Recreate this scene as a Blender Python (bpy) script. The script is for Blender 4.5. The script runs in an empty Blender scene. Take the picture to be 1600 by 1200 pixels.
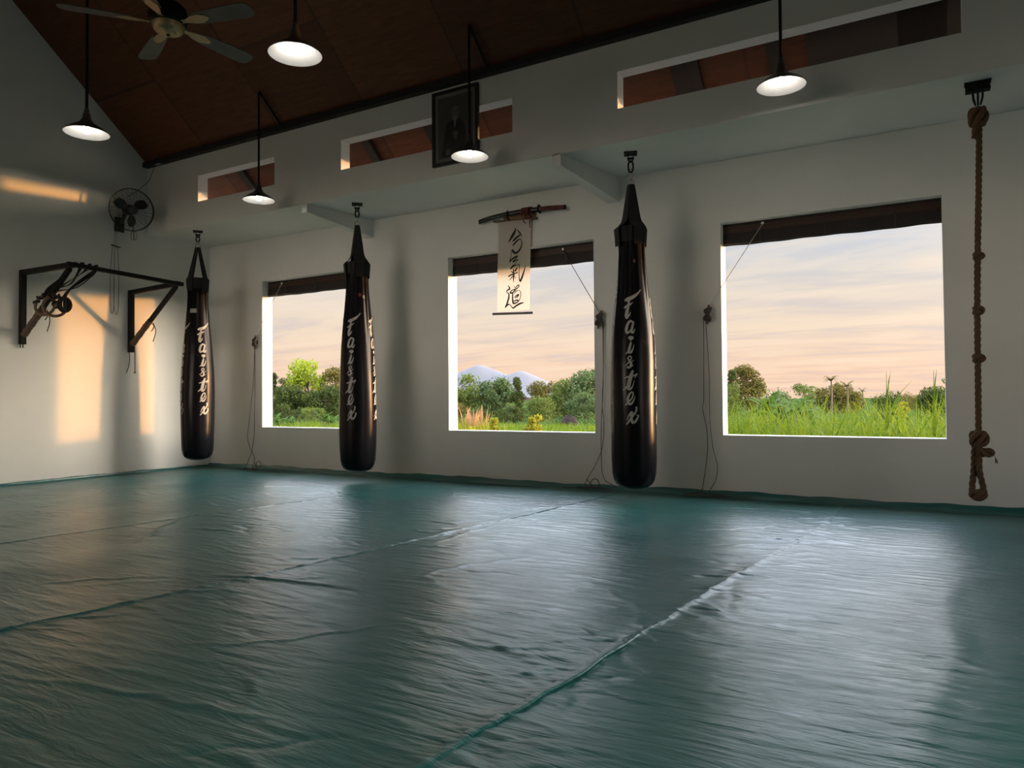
import bpy, math, random
import numpy as np
from mathutils import Vector, Matrix

random.seed(7)
RNG = np.random.default_rng(11)
COL = bpy.context.scene.collection
SCN = bpy.context.scene
PI = math.pi


def srgb(r, g, b):
    def c(u):
        u /= 255.0
        return u / 12.92 if u <= 0.04045 else ((u + 0.055) / 1.055) ** 2.4
    return (c(r), c(g), c(b), 1.0)


# ---------------------------------------------------------------- camera
cam_data = bpy.data.cameras.new('camera')
cam_data.sensor_width = 36.0
cam_data.lens = 1130.28 / 1600.0 * 36.0
cam_data.clip_end = 9000
cam = bpy.data.objects.new('camera', cam_data)
COL.objects.link(cam)
YAW, PITCH, ROLL = 0.5232, 0.0212, -0.0081
fw = Vector((-math.sin(YAW) * math.cos(PITCH), math.cos(YAW) * math.cos(PITCH), math.sin(PITCH)))
rt = Vector((math.cos(YAW), math.sin(YAW), 0))
up = rt.cross(fw)
r2 = math.cos(ROLL) * rt + math.sin(ROLL) * up
u2 = -math.sin(ROLL) * rt + math.cos(ROLL) * up
CAM = Vector((0, 0, 0.8556))
cam.matrix_world = Matrix(((r2.x, u2.x, -fw.x, CAM.x), (r2.y, u2.y, -fw.y, CAM.y),
                           (r2.z, u2.z, -fw.z, CAM.z), (0, 0, 0, 1)))
SCN.camera = cam

# ---------------------------------------------------------------- exposure
SCN.view_settings.view_transform = 'Standard'
SCN.view_settings.look = 'None'
SCN.view_settings.exposure = 0.4
SCN.view_settings.gamma = 1.0
SCN.view_settings.use_curve_mapping = False

# ---------------------------------------------------------------- world: dawn sky with streaked cloud
world = bpy.data.worlds.new('dawn_sky')
SCN.world = world
world.use_nodes = True
wn = world.node_tree.nodes
wl = world.node_tree.links
wn.clear()


def wnode(t, **k):
    n = wn.new(t)
    for a, v in k.items():
        setattr(n, a, v)
    return n


def wmath(op, a, b=None):
    n = wnode('ShaderNodeMath', operation=op)
    for i, v in enumerate((a, b)):
        if v is None:
            continue
        if isinstance(v, (int, float)):
            n.inputs[i].default_value = v
        else:
            wl.new(v, n.inputs[i])
    return n.outputs[0]


tc = wnode('ShaderNodeTexCoord')
sep = wnode('ShaderNodeSeparateXYZ')
wl.new(tc.outputs['Generated'], sep.inputs[0])
ramp = wnode('ShaderNodeValToRGB')
wl.new(sep.outputs['Z'], ramp.inputs[0])
SKY = [(0.0, (0.71, 0.46, 0.32)), (0.035, (0.72, 0.49, 0.35)), (0.09, (0.68, 0.54, 0.42)), (0.15, (0.56, 0.52, 0.48)),
       (0.21, (0.44, 0.49, 0.56)), (0.30, (0.48, 0.56, 0.66)), (0.5, (0.46, 0.55, 0.70)), (1.0, (0.36, 0.48, 0.66))]
el = ramp.color_ramp.elements
while len(el) < len(SKY):
    el.new(0.5)
for e, (p, c) in zip(el, SKY):
    e.position = p
    e.color = (*c, 1)
den = wmath('ADD', wmath('MAXIMUM', sep.outputs['Z'], 0.0), 0.10)
cx = wmath('DIVIDE', sep.outputs['X'], den)
cy = wmath('DIVIDE', sep.outputs['Y'], den)
cmb = wnode('ShaderNodeCombineXYZ')
wl.new(cx, cmb.inputs[0])
wl.new(cy, cmb.inputs[1])
mp = wnode('ShaderNodeMapping')
mp.inputs['Rotation'].default_value = (0, 0, -0.35)
mp.inputs['Scale'].default_value = (0.55, 1.5, 1)
wl.new(cmb.outputs[0], mp.inputs[0])
nz = wnode('ShaderNodeTexNoise')
nz.inputs['Scale'].default_value = 1.5
nz.inputs['Detail'].default_value = 8
nz.inputs['Roughness'].default_value = 0.6
nz.inputs['Distortion'].default_value = 0.5
wl.new(mp.outputs[0], nz.inputs['Vector'])
cr = wnode('ShaderNodeMapRange')
cr.inputs['From Min'].default_value = 0.42
cr.inputs['From Max'].default_value = 0.70
wl.new(nz.outputs[0], cr.inputs['Value'])
mixc = wnode('ShaderNodeMix', data_type='RGBA')
mixc.inputs['B'].default_value = (0.78, 0.64, 0.49, 1)
wl.new(wmath('MULTIPLY', cr.outputs[0], 0.62), mixc.inputs['Factor'])
wl.new(ramp.outputs[0], mixc.inputs['A'])
cr2 = wnode('ShaderNodeMapRange')
cr2.inputs['From Min'].default_value = 0.50
cr2.inputs['From Max'].default_value = 0.30
wl.new(nz.outputs[0], cr2.inputs['Value'])
mixd = wnode('ShaderNodeMix', data_type='RGBA')
mixd.inputs['B'].default_value = (0.46, 0.44, 0.47, 1)
wl.new(wmath('MULTIPLY', cr2.outputs[0], 0.55), mixd.inputs['Factor'])
wl.new(mixc.outputs['Result'], mixd.inputs['A'])
# sky behind the camera is made brighter to fill the window wall
back = wmath('MAXIMUM', wmath('ADD', wmath('MULTIPLY', sep.outputs['X'], -0.30), wmath('MULTIPLY', sep.outputs['Y'], -0.95)), 0.0)
BACK_GAIN = 0.3
HIGH_GAIN = 5.5       # sky above the window view is boosted to fill the room
hi = wnode('ShaderNodeMapRange', interpolation_type='SMOOTHSTEP')
for nm, v in (('From Min', 0.23), ('From Max', 0.42), ('To Min', 0.0), ('To Max', HIGH_GAIN)):
    hi.inputs[nm].default_value = v
wl.new(sep.outputs['Z'], hi.inputs['Value'])
bg = wnode('ShaderNodeBackground')
wl.new(mixd.outputs['Result'], bg.inputs[0])
wl.new(wmath('ADD', wmath('ADD', wmath('MULTIPLY', back, BACK_GAIN), 1.0), hi.outputs[0]), bg.inputs[1])
# glow of the sky round the rising sun, out of view to the right
SUN_T, SUN_EL = math.atan(0.78), math.radians(2.2)
to_sun = Vector((math.cos(SUN_T) * math.cos(SUN_EL), math.sin(SUN_T) * math.cos(SUN_EL), math.sin(SUN_EL)))
GLOW = 24.0
SIDE_FILL = 14.0
BACK_FILL = 11.5
dp = wnode('ShaderNodeVectorMath', operation='DOT_PRODUCT')
wl.new(tc.outputs['Generated'], dp.inputs[0])
dp.inputs[1].default_value = to_sun
gl = wmath('EXPONENT', wmath('MULTIPLY', wmath('SUBTRACT', dp.outputs['Value'], 1.0), 20.0))
bg2 = wnode('ShaderNodeBackground')
bg2.inputs[0].default_value = (1.0, 0.77, 0.53, 1)
wl.new(wmath('MULTIPLY', gl, GLOW), bg2.inputs[1])
# wider, paler lobe added above it, out of view, to fill the left wall
side_fill = Vector((math.cos(0.40) * math.cos(0.26), math.sin(0.40) * math.cos(0.26), math.sin(0.26)))
dp2 = wnode('ShaderNodeVectorMath', operation='DOT_PRODUCT')
wl.new(tc.outputs['Generated'], dp2.inputs[0])
dp2.inputs[1].default_value = side_fill
gl2 = wmath('EXPONENT', wmath('MULTIPLY', wmath('SUBTRACT', dp2.outputs['Value'], 1.0), 10.0))
bg3 = wnode('ShaderNodeBackground')
bg3.inputs[0].default_value = (1.0, 0.89, 0.76, 1)
wl.new(wmath('MULTIPLY', gl2, SIDE_FILL), bg3.inputs[1])
sm0 = wnode('ShaderNodeAddShader')
wl.new(bg2.outputs[0], sm0.inputs[0])
wl.new(bg3.outputs[0], sm0.inputs[1])
# warm low band added behind the camera to light the window wall
lowz = wmath('EXPONENT', wmath('MULTIPLY', wmath('MULTIPLY', sep.outputs['Z'], sep.outputs['Z']), -60.0))
bg4 = wnode('ShaderNodeBackground')
bg4.inputs[0].default_value = (1.0, 0.84, 0.70, 1)
wl.new(wmath('MULTIPLY', wmath('MULTIPLY', lowz, back), BACK_FILL), bg4.inputs[1])
sm1 = wnode('ShaderNodeAddShader')
wl.new(bg.outputs[0], sm1.inputs[0])
wl.new(bg4.outputs[0], sm1.inputs[1])
sm = wnode('ShaderNodeAddShader')
wl.new(sm1.outputs[0], sm.inputs[0])
wl.new(sm0.outputs[0], sm.inputs[1])
wo = wnode('ShaderNodeOutputWorld')
wl.new(sm.outputs[0], wo.inputs[0])

# ---------------------------------------------------------------- sun, just above the horizon, outside to the right
sd = bpy.data.lights.new('sun', 'SUN')
sd.energy = 2.6
sd.color = (1.0, 0.40, 0.07)
sd.angle = math.radians(2.0)
sun = bpy.data.objects.new('sun', sd)
COL.objects.link(sun)
sun.rotation_euler = (-to_sun).to_track_quat('-Z', 'Y').to_euler()
sun.location = (30, 30, 12)

# ================================================================ helpers


class MB:
    """collects geometry for ONE mesh object"""

    def __init__(self):
        self.v = []
        self.f = []

    def add(self, vs, fs):
        o = len(self.v)
        self.v.extend([tuple(p) for p in vs])
        self.f.extend([tuple(i + o for i in q) for q in fs])
        return self

    def box(self, x0, x1, y0, y1, z0, z1, M=None):
        vs = [Vector((x, y, z)) for x in (x0, x1) for y in (y0, y1) for z in (z0, z1)]
        if M is not None:
            vs = [M @ p for p in vs]
        return self.add(vs, [(0, 1, 3, 2), (4, 6, 7, 5), (0, 4, 5, 1), (2, 3, 7, 6), (0, 2, 6, 4), (1, 5, 7, 3)])

    def bar(self, a, b, w, h, upv=(0, 0, 1)):
        """rectangular bar from a to b"""
        a, b = Vector(a), Vector(b)
        d = (b - a).normalized()
        u = Vector(upv)
        s = d.cross(u)
        if s.length < 1e-4:
            s = d.cross(Vector((1, 0, 0)))
        s.normalize()
        u = s.cross(d).normalized()
        vs = []
        for p in (a, b):
            for i, j in ((-1, -1), (1, -1), (1, 1), (-1, 1)):
                vs.append(p + s * (w / 2 * i) + u * (h / 2 * j))
        return self.add(vs, [(0, 3, 2, 1), (4, 5, 6, 7), (0, 1, 5, 4), (1, 2, 6, 5), (2, 3, 7, 6), (3, 0, 4, 7)])

    def tube(self, pts, r, n=8, closed=False, cap=True):
        pts = [Vector(p) for p in pts]
        m = len(pts)
        rs = r if isinstance(r, (list, tuple)) else [r] * m
        tang = []
        for i in range(m):
            a = pts[(i - 1) % m] if (closed or i > 0) else pts[0]
            b = pts[(i + 1) % m] if (closed or i < m - 1) else pts[-1]
            t = (b - a)
            tang.append(t.normalized() if t.length > 1e-9 else Vector((0, 0, 1)))
        ref = Vector((0, 0, 1)) if abs(tang[0].z) < 0.9 else Vector((1, 0, 0))
        nrm = tang[0].cross(ref).normalized()
        vs = []
        for i in range(m):
            nrm = (nrm - tang[i] * nrm.dot(tang[i]))
            if nrm.length < 1e-6:
                nrm = tang[i].orthogonal()
            nrm.normalize()
            bn = tang[i].cross(nrm)
            for k in range(n):
                a = 2 * PI * k / n
                vs.append(pts[i] + (nrm * math.cos(a) + bn * math.sin(a)) * rs[i])
        fs = []
        for i in range(m if closed else m - 1):
            j = (i + 1) % m
            for k in range(n):
                k2 = (k + 1) % n
                fs.append((i * n + k, i * n + k2, j * n + k2, j * n + k))
        if cap and not closed:
            fs.append(tuple(range(n - 1, -1, -1)))
            fs.append(tuple((m - 1) * n + k for k in range(n)))
        return self.add(vs, fs)

    def lathe(self, prof, n=32, c=(0, 0, 0), M=None):
        vs, fs = [], []
        for (r, z) in prof:
            for k in range(n):
                a = 2 * PI * k / n
                p = Vector((r * math.cos(a), r * math.sin(a), z))
                if M is not None:
                    p = M @ p
                vs.append(p + Vector(c))
        for i in range(len(prof) - 1):
            for k in range(n):
                k2 = (k + 1) % n
                fs.append((i * n + k, i * n + k2, (i + 1) * n + k2, (i + 1) * n + k))
        return self.add(vs, fs)

    def build(self, name, mat, parent=None, smooth=True, sharp=40, loc=None):
        me = bpy.data.meshes.new(name)
        me.from_pydata(self.v, [], self.f)
        me.update()
        if mat is not None:
            me.materials.append(mat)
        if smooth:
            me.polygons.foreach_set('use_smooth', [True] * len(me.polygons))
            if sharp:
                me.set_sharp_from_angle(angle=math.radians(sharp))
        return link(name, me, parent, loc)


def link(name, me, parent=None, loc=None):
    o = bpy.data.objects.new(name, me)
    COL.objects.link(o)
    if parent is not None:
        o.parent = parent
    if loc is not None:
        o.location = loc
    return o


def np_mesh(name, V, F, mat, parent=None, smooth=True, loc=None):
    """fast mesh from numpy arrays; F is (n,3) or (n,4)"""
    me = bpy.data.meshes.new(name)
    V = np.asarray(V, np.float32)
    F = np.asarray(F, np.int32)
    k = F.shape[1]
    me.vertices.add(len(V))
    me.vertices.foreach_set('co', V.ravel())
    me.loops.add(F.size)
    me.loops.foreach_set('vertex_index', F.ravel())
    me.polygons.add(len(F))
    me.polygons.foreach_set('loop_start', np.arange(0, F.size, k, dtype=np.int32))
    me.polygons.foreach_set('use_smooth', np.full(len(F), smooth))
    me.update(calc_edges=True)
    me.validate()
    if mat is not None:
        me.materials.append(mat)
    return link(name, me, parent, loc)


def tag(o, label=None, cat=None, group=None, kind=None):
    if label:
        o['label'] = label
    if cat:
        o['category'] = cat
    if group:
        o['group'] = group
    if kind:
        o['kind'] = kind
    return o


def thing(name, label, cat, loc=(0, 0, 0), rz=0.0, group=None):
    o = bpy.data.objects.new(name, None)
    o.empty_display_size = 0.05
    COL.objects.link(o)
    o.location = loc
    o.rotation_euler = (0, 0, rz)
    return tag(o, label, cat, group)


def struct(o):
    o['kind'] = 'structure'
    return o


def dup(root, loc, rz, label):
    """copy of a thing with copies of its parts and sub-parts"""
    r = root.copy()
    COL.objects.link(r)
    r.location = loc
    r.rotation_euler = (0, 0, rz)
    r['label'] = label
    for ch in list(root.children):
        c = ch.copy()
        COL.objects.link(c)
        c.parent = r
        for g in list(ch.children):
            d = g.copy()
            COL.objects.link(d)
            d.parent = c
    return r


def spline(pts, n=8):
    """Catmull-Rom through tuples of any dimension"""
    P = [np.array(p, float) for p in pts]
    out = []
    for i in range(len(P) - 1):
        p0 = P[i - 1] if i > 0 else 2 * P[0] - P[1]
        p1, p2 = P[i], P[i + 1]
        p3 = P[i + 2] if i + 2 < len(P) else 2 * P[-1] - P[-2]
        for k in range(n):
            t = k / n
            out.append(0.5 * ((2 * p1) + (-p0 + p2) * t + (2 * p0 - 5 * p1 + 4 * p2 - p3) * t * t + (-p0 + 3 * p1 - 3 * p2 + p3) * t ** 3))
    out.append(P[-1])
    return out


def brush(mb, stroke, fmap, n=6, wmin=0.0004):
    """a brush stroke of varying width: [(x, y, w)] laid on a surface by fmap(x, y)"""
    S = spline(stroke, n)
    m = len(S)
    vs, fs = [], []
    for i in range(m):
        a, b = S[max(0, i - 1)], S[min(m - 1, i + 1)]
        d = b[:2] - a[:2]
        L = np.hypot(*d)
        d = d / L if L > 1e-9 else np.array([1.0, 0])
        nn = np.array([-d[1], d[0]])
        w = max(S[i][2], wmin) / 2
        for k in (-1, -0.4, 0.4, 1):
            q = S[i][:2] + nn * w * k
            vs.append(fmap(q[0], q[1]))
    for i in range(m - 1):
        for k in range(3):
            fs.append((i * 4 + k, i * 4 + k + 1, i * 4 + k + 5, i * 4 + k + 4))
    # round caps
    mb.add(vs, fs)
    for i in (0, m - 1):
        c, w = S[i][:2], S[i][2] / 2
        if w > wmin * 2:
            cv = [fmap(c[0], c[1])] + [fmap(c[0] + w * math.cos(a), c[1] + w * math.sin(a)) for a in np.linspace(0, 2 * PI, 9)[:-1]]
            mb.add(cv, [(0, 1 + k, 1 + (k + 1) % 8) for k in range(8)])


# ================================================================ materials


class NT:
    def __init__(self, name):
        self.m = bpy.data.materials.new(name)
        self.m.use_nodes = True
        self.t = self.m.node_tree
        self.n = self.t.nodes
        self.bsdf = self.n['Principled BSDF']
        self.out = self.n['Material Output']

    def node(self, t, ins=None, **k):
        n = self.n.new(t)
        for a, v in k.items():
            setattr(n, a, v)
        for a, v in (ins or {}).items():
            self.set(n.inputs[a], v)
        return n

    def set(self, sock, v):
        if hasattr(v, 'is_output') or isinstance(v, bpy.types.NodeSocket):
            self.t.links.new(v, sock)
        else:
            sock.default_value = v

    def p(self, **k):
        for a, v in k.items():
            self.set(self.bsdf.inputs[a.replace('_', ' ')], v)
        return self

    def coord(self, scale=(1, 1, 1), rot=(0, 0, 0), kind='Object'):
        c = self.node('ShaderNodeTexCoord')
        mpn = self.node('ShaderNodeMapping', {'Scale': scale, 'Rotation': rot})
        self.t.links.new(c.outputs[kind], mpn.inputs[0])
        return mpn.outputs[0]

    def noise(self, vec, scale=5.0, detail=4.0, rough=0.55, dist=0.0):
        return self.node('ShaderNodeTexNoise', {'Vector': vec, 'Scale': scale, 'Detail': detail, 'Roughness': rough, 'Distortion': dist}).outputs[0]

    def rampc(self, fac, stops):
        r = self.node('ShaderNodeValToRGB', {'Fac': fac})
        e = r.color_ramp.elements
        while len(e) < len(stops):
            e.new(0.5)
        for q, (pos, c) in zip(e, stops):
            q.position = pos
            q.color = c if len(c) == 4 else (*c, 1)
        return r.outputs[0]

    def maprange(self, v, a, b, c, d):
        return self.node('ShaderNodeMapRange', {'Value': v, 'From Min': a, 'From Max': b, 'To Min': c, 'To Max': d}).outputs[0]

    def bump(self, h, strength=0.3, dist=0.01, prev=None):
        n = self.node('ShaderNodeBump', {'Height': h, 'Strength': strength, 'Distance': dist})
        if prev is not None:
            self.set(n.inputs['Normal'], prev)
        return n.outputs[0]


def simple(name, col, rough=0.5, metal=0.0, spec=0.5, vary=0.0, bump=0.0, scale=20.0):
    t = NT(name)
    col = col if len(col) == 4 else (*col, 1)
    if vary or bump:
        n = t.noise(t.coord(), scale, 5, 0.6)
        if vary:
            lo = tuple(c * (1 - vary) for c in col[:3])
            hi = tuple(min(1, c * (1 + vary)) for c in col[:3])
            t.p(Base_Color=t.rampc(n, [(0.3, lo), (0.7, hi)]))
        else:
            t.p(Base_Color=col)
        if bump:
            t.p(Normal=t.bump(n, bump, 0.01))
    else:
        t.p(Base_Color=col)
    t.p(Roughness=rough, Metallic=metal, Specular_IOR_Level=spec)
    return t.m


def m_plaster():
    t = NT('painted_plaster')
    v = t.coord()
    a = t.noise(v, 0.9, 6, 0.6)
    b = t.noise(v, 7.0, 5, 0.6)
    base = t.rampc(a, [(0.3, (0.60, 0.615, 0.595)), (0.7, (0.68, 0.69, 0.665))])
    # scuffed flakes low on the wall
    fl = t.maprange(t.noise(v, 26.0, 4, 0.7), 0.66, 0.72, 0, 1)
    pos = t.node('ShaderNodeVectorMath', {0: t.node('ShaderNodeTexCoord').outputs['Object'], 1: (-8.305, 4.62, 1.30)}, operation='DISTANCE').outputs['Value']
    msk = t.maprange(pos, 0.10, 0.30, 1, 0)
    fac = t.node('ShaderNodeMath', {0: fl, 1: msk}, operation='MULTIPLY').outputs[0]
    mx = t.node('ShaderNodeMix', {'Factor': fac, 'A': base, 'B': (0.30, 0.26, 0.20, 1)}, data_type='RGBA')
    t.p(Base_Color=mx.outputs['Result'], Roughness=0.72, Specular_IOR_Level=0.3, Normal=t.bump(b, 0.06, 0.01))
    return t.m


def m_plywood():
    t = NT('brown_plywood')
    v = t.coord()
    br = t.node('ShaderNodeTexBrick', {'Vector': t.coord((1, 1, 1), (0, 0, PI / 2)), 'Color1': (1, 1, 1, 1), 'Color2': (0.62, 0.58, 0.55, 1), 'Mortar': (0.45, 0.42, 0.40, 1),
                                       'Scale': 1.0, 'Mortar Size': 0.012, 'Brick Width': 2.4, 'Row Height': 1.2}, offset=0.5)
    g = t.noise(t.coord((2.0, 14, 2.0)), 2.5, 6, 0.6, 0.6)
    wood = t.rampc(g, [(0.25, (0.080, 0.025, 0.009)), (0.75, (0.155, 0.052, 0.020))])
    mx = t.node('ShaderNodeMix', {'Factor': 1.0, 'A': wood, 'B': br.outputs[0]}, data_type='RGBA', blend_type='MULTIPLY')
    t.p(Base_Color=mx.outputs['Result'], Roughness=0.55, Specular_IOR_Level=0.35, Normal=t.bump(t.noise(v, 3, 4), 0.05, 0.01))
    return t.m


def m_vinyl():
    t = NT('teal_vinyl')
    c = t.noise(t.coord(), 1.3, 5, 0.6)
    col = t.rampc(c, [(0.3, (0.007, 0.098, 0.098)), (0.7, (0.011, 0.126, 0.122))])
    n1 = t.noise(t.coord((1.6, 9.0, 1), (0, 0, 0.14)), 2.2, 5, 0.55, 0.5)
    n2 = t.noise(t.coord((4.0, 11.0, 1), (0, 0, 0.05)), 3.0, 3, 0.5, 0.25)
    rg = t.maprange(t.noise(t.coord(), 2.2, 5, 0.6), 0.3, 0.7, 0.29, 0.40)
    b = t.bump(n1, 0.40, 0.020)
    b = t.bump(n2, 0.26, 0.006, b)
    t.p(Base_Color=col, Roughness=rg, Specular_IOR_Level=1.0, Normal=b)
    return t.m


def m_leather():
    t = NT('black_bag_leather')
    n = t.noise(t.coord((1, 1, 0.5)), 9, 5, 0.6)
    n2 = t.noise(t.coord(), 160, 3, 0.6)
    b = t.bump(n, 0.10, 0.010)
    b = t.bump(n2, 0.03, 0.001, b)
    t.p(Base_Color=(0.006, 0.006, 0.008, 1), Roughness=t.maprange(n, 0.3, 0.7, 0.20, 0.28), Specular_IOR_Level=0.10, Normal=b)
    return t.m


def m_rope():
    t = NT('hemp_rope')
    n = t.noise(t.coord((60, 60, 14)), 6, 5, 0.7)
    t.p(Base_Color=t.rampc(n, [(0.25, (0.050, 0.030, 0.018)), (0.75, (0.165, 0.105, 0.064))]), Roughness=0.9, Specular_IOR_Level=0.15,
        Normal=t.bump(n, 0.6, 0.004))
    return t.m


def m_leaf(name, c1, c2, trans=0.45, rough=0.6):
    t = NT(name)
    n = t.noise(t.coord(), 1.1, 3, 0.6)
    n2 = t.node('ShaderNodeTexNoise', {'Vector': t.coord(), 'Scale': 9.0, 'Detail': 2.0}).outputs[0]
    f = t.node('ShaderNodeMath', {0: n, 1: n2}, operation='ADD').outputs[0]
    col = t.rampc(t.maprange(f, 0.75, 1.25, 0, 1), [(0.0, c1), (1.0, c2)])
    t.p(Base_Color=col, Roughness=rough, Specular_IOR_Level=0.06)
    tr = t.node('ShaderNodeBsdfTranslucent', {'Color': col})
    mx = t.node('ShaderNodeMixShader', {0: trans, 1: t.bsdf.outputs[0], 2: tr.outputs[0]})
    t.t.links.new(mx.outputs[0], t.out.inputs[0])
    return t.m


def m_paper():
    t = NT('scroll_paper')
    n = t.noise(t.coord(), 60, 5, 0.7)
    col = t.rampc(n, [(0.3, (0.76, 0.72, 0.68)), (0.7, (0.84, 0.80, 0.76))])
    t.p(Base_Color=col, Roughness=0.9, Specular_IOR_Level=0.1)
    tr = t.node('ShaderNodeBsdfTranslucent', {'Color': col})
    mx = t.node('ShaderNodeMixShader', {0: 0.68, 1: t.bsdf.outputs[0], 2: tr.outputs[0]})
    t.t.links.new(mx.outputs[0], t.out.inputs[0])
    return t.m


def m_emit(name, col, s):
    t = NT(name)
    t.p(Base_Color=(0.9, 0.9, 0.9, 1), Emission_Color=(*col, 1), Emission_Strength=s)
    return t.m


PLASTER = m_plaster()
PLYWOOD = m_plywood()
VINYL = m_vinyl()
LEATHER = m_leather()
ROPE = m_rope()
PAPER = m_paper()
CONCRETE = simple('concrete', (0.30, 0.29, 0.27), 0.85, vary=0.15, bump=0.1, scale=6)
LETTER = simple('grey_print', (0.34, 0.33, 0.31), 0.55, vary=0.12, scale=60)
WEB = simple('black_webbing', (0.007, 0.007, 0.008), 0.85, vary=0.2, bump=0.3, scale=220)
IRON = simple('black_iron', (0.008, 0.008, 0.008), 0.6, 0.0, 0.15, vary=0.25, bump=0.08, scale=60)
STEEL = simple('dull_steel', (0.30, 0.29, 0.27), 0.38, 1.0, vary=0.15, scale=80)
DARKTRIM = simple('dark_trim', (0.010, 0.008, 0.007), 0.6, vary=0.2, scale=15)
ENAMEL = simple('dark_enamel', (0.045, 0.043, 0.042), 0.35, vary=0.1, scale=30)
WHITEEN = simple('white_enamel', (0.32, 0.31, 0.30), 0.4, vary=0.03, scale=30)
BULB = m_emit('lit_bulb', (1.0, 0.95, 0.87), 45.0)
WOODRING = simple('ring_wood', (0.115, 0.064, 0.034), 0.5, vary=0.25, scale=35)
TAPE = simple('brown_tape', (0.090, 0.056, 0.036), 0.8, vary=0.3, bump=0.3, scale=70)
CORDM = simple('dark_cord', (0.055, 0.048, 0.042), 0.85, vary=0.2, scale=200)
PALECORD = simple('pale_cord', (0.42, 0.39, 0.35), 0.8, vary=0.15, scale=200)
BLIND = simple('dark_blind_wood', (0.012, 0.008, 0.007), 0.7, vary=0.35, bump=0.15, scale=40)
SLATM = simple('reddish_slat', (0.090, 0.040, 0.028), 0.5, vary=0.3, scale=40)
CLEATW = simple('cleat_wood', (0.10, 0.060, 0.035), 0.65, vary=0.3, scale=50)
BLADE = simple('fan_blade_veneer', (0.055, 0.052, 0.046), 0.5, vary=0.25, scale=9)
BRASS = simple('antique_brass', (0.34, 0.25, 0.14), 0.4, 0.8, vary=0.2, scale=40)
BLACKP = simple('black_plastic', (0.015, 0.015, 0.016), 0.4, vary=0.1, scale=50)
INK = simple('black_ink', (0.008, 0.008, 0.010), 0.7, vary=0.1, scale=100)
LACQUER = simple('black_lacquer', (0.012, 0.010, 0.009), 0.22, vary=0.1, scale=60)
REDCORD = simple('dark_red_braid', (0.11, 0.018, 0.016), 0.8, vary=0.3, bump=0.3, scale=150)
RACKW = simple('rack_wood', (0.20, 0.095, 0.040), 0.55, vary=0.3, scale=25)
FRAMEB = simple('black_frame', (0.012, 0.011, 0.010), 0.4, vary=0.1, scale=40)
MATB = simple('grey_mount', (0.155, 0.15, 0.14), 0.8, vary=0.06, scale=40)
PHOTOB = simple('photo_backdrop', (0.060, 0.057, 0.052), 0.5, vary=0.2, scale=7)
PHOTOD = simple('photo_robe', (0.014, 0.013, 0.012), 0.5, vary=0.2, scale=20)
PHOTOS = simple('photo_skin', (0.105, 0.10, 0.09), 0.5, vary=0.15, scale=30)
PHOTOW = simple('photo_beard', (0.17, 0.165, 0.155), 0.5, vary=0.15, scale=60)
REDT = simple('red_badge', (0.10, 0.014, 0.012), 0.5)
GREENT = simple('green_badge', (0.018, 0.045, 0.014), 0.5)
WHITET = simple('grey_tag', (0.30, 0.29, 0.28), 0.6, vary=0.2, scale=200)
BARK = simple('bark', (0.085, 0.062, 0.045), 0.9, vary=0.35, bump=0.4, scale=12)
EARTH = simple('field_earth', (0.035, 0.055, 0.014), 0.95, 0.0, 0.0, vary=0.5, bump=0.3, scale=0.8)
BRUSHM = simple('dry_brush', (0.022, 0.016, 0.014), 0.95, 0.0, 0.1, vary=0.3, bump=0.4, scale=3)
MOUNT = simple('mountain_haze', (0.088, 0.091, 0.104), 0.95, vary=0.05, scale=0.01)  # distance haze is put into this base colour
LEAF_BRIGHT = m_leaf('leaf_bright', (0.12, 0.19, 0.020), (0.30, 0.34, 0.030))
LEAF_DARK = m_leaf('leaf_dark', (0.020, 0.034, 0.009), (0.062, 0.080, 0.018), 0.3)
LEAF_MID = m_leaf('leaf_mid', (0.044, 0.076, 0.018), (0.130, 0.160, 0.036), 0.35)
LEAF_OLIVE = m_leaf('leaf_olive', (0.050, 0.052, 0.015), (0.140, 0.115, 0.026), 0.35)
LEAF_BLUE = m_leaf('leaf_bluegreen', (0.036, 0.068, 0.026), (0.100, 0.135, 0.048), 0.3)
LEAF_BANANA = m_leaf('leaf_banana', (0.034, 0.075, 0.014), (0.085, 0.140, 0.032), 0.4)
LEAF_YELLOW = m_leaf('leaf_yellow', (0.16, 0.17, 0.016), (0.34, 0.29, 0.03), 0.4)
REEDM = m_leaf('reed_plume', (0.22, 0.125, 0.065), (0.36, 0.21, 0.11), 0.4)
GRASSM = m_leaf('grass_blade', (0.045, 0.100, 0.007), (0.165, 0.205, 0.016), 0.5, 0.45)
CROPM = m_leaf('low_crop', (0.028, 0.058, 0.015), (0.060, 0.095, 0.026), 0.3)

# ================================================================ the setting
XL, XR, YB, YF = -8.305, 3.6, 6.333, -3.4       # left wall, right wall, window wall, wall behind the camera
DU, ZS, ZC, SLOPE = 5.446, 2.916, 3.778, 0.867  # upper wall plane, soffit height, top of the upper wall, roof pitch
YR = 1.3                                        # ridge
W0, W1 = 0.527, 2.378                           # window sill and head
WIN = [(-7.293, -5.610), (-4.433, -2.741), (-1.553, 0.110)]


def roof_z(y):
    return ZC + SLOPE * (DU - y) if y > YR else ZC + SLOPE * (DU - (2 * YR - y))


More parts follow.
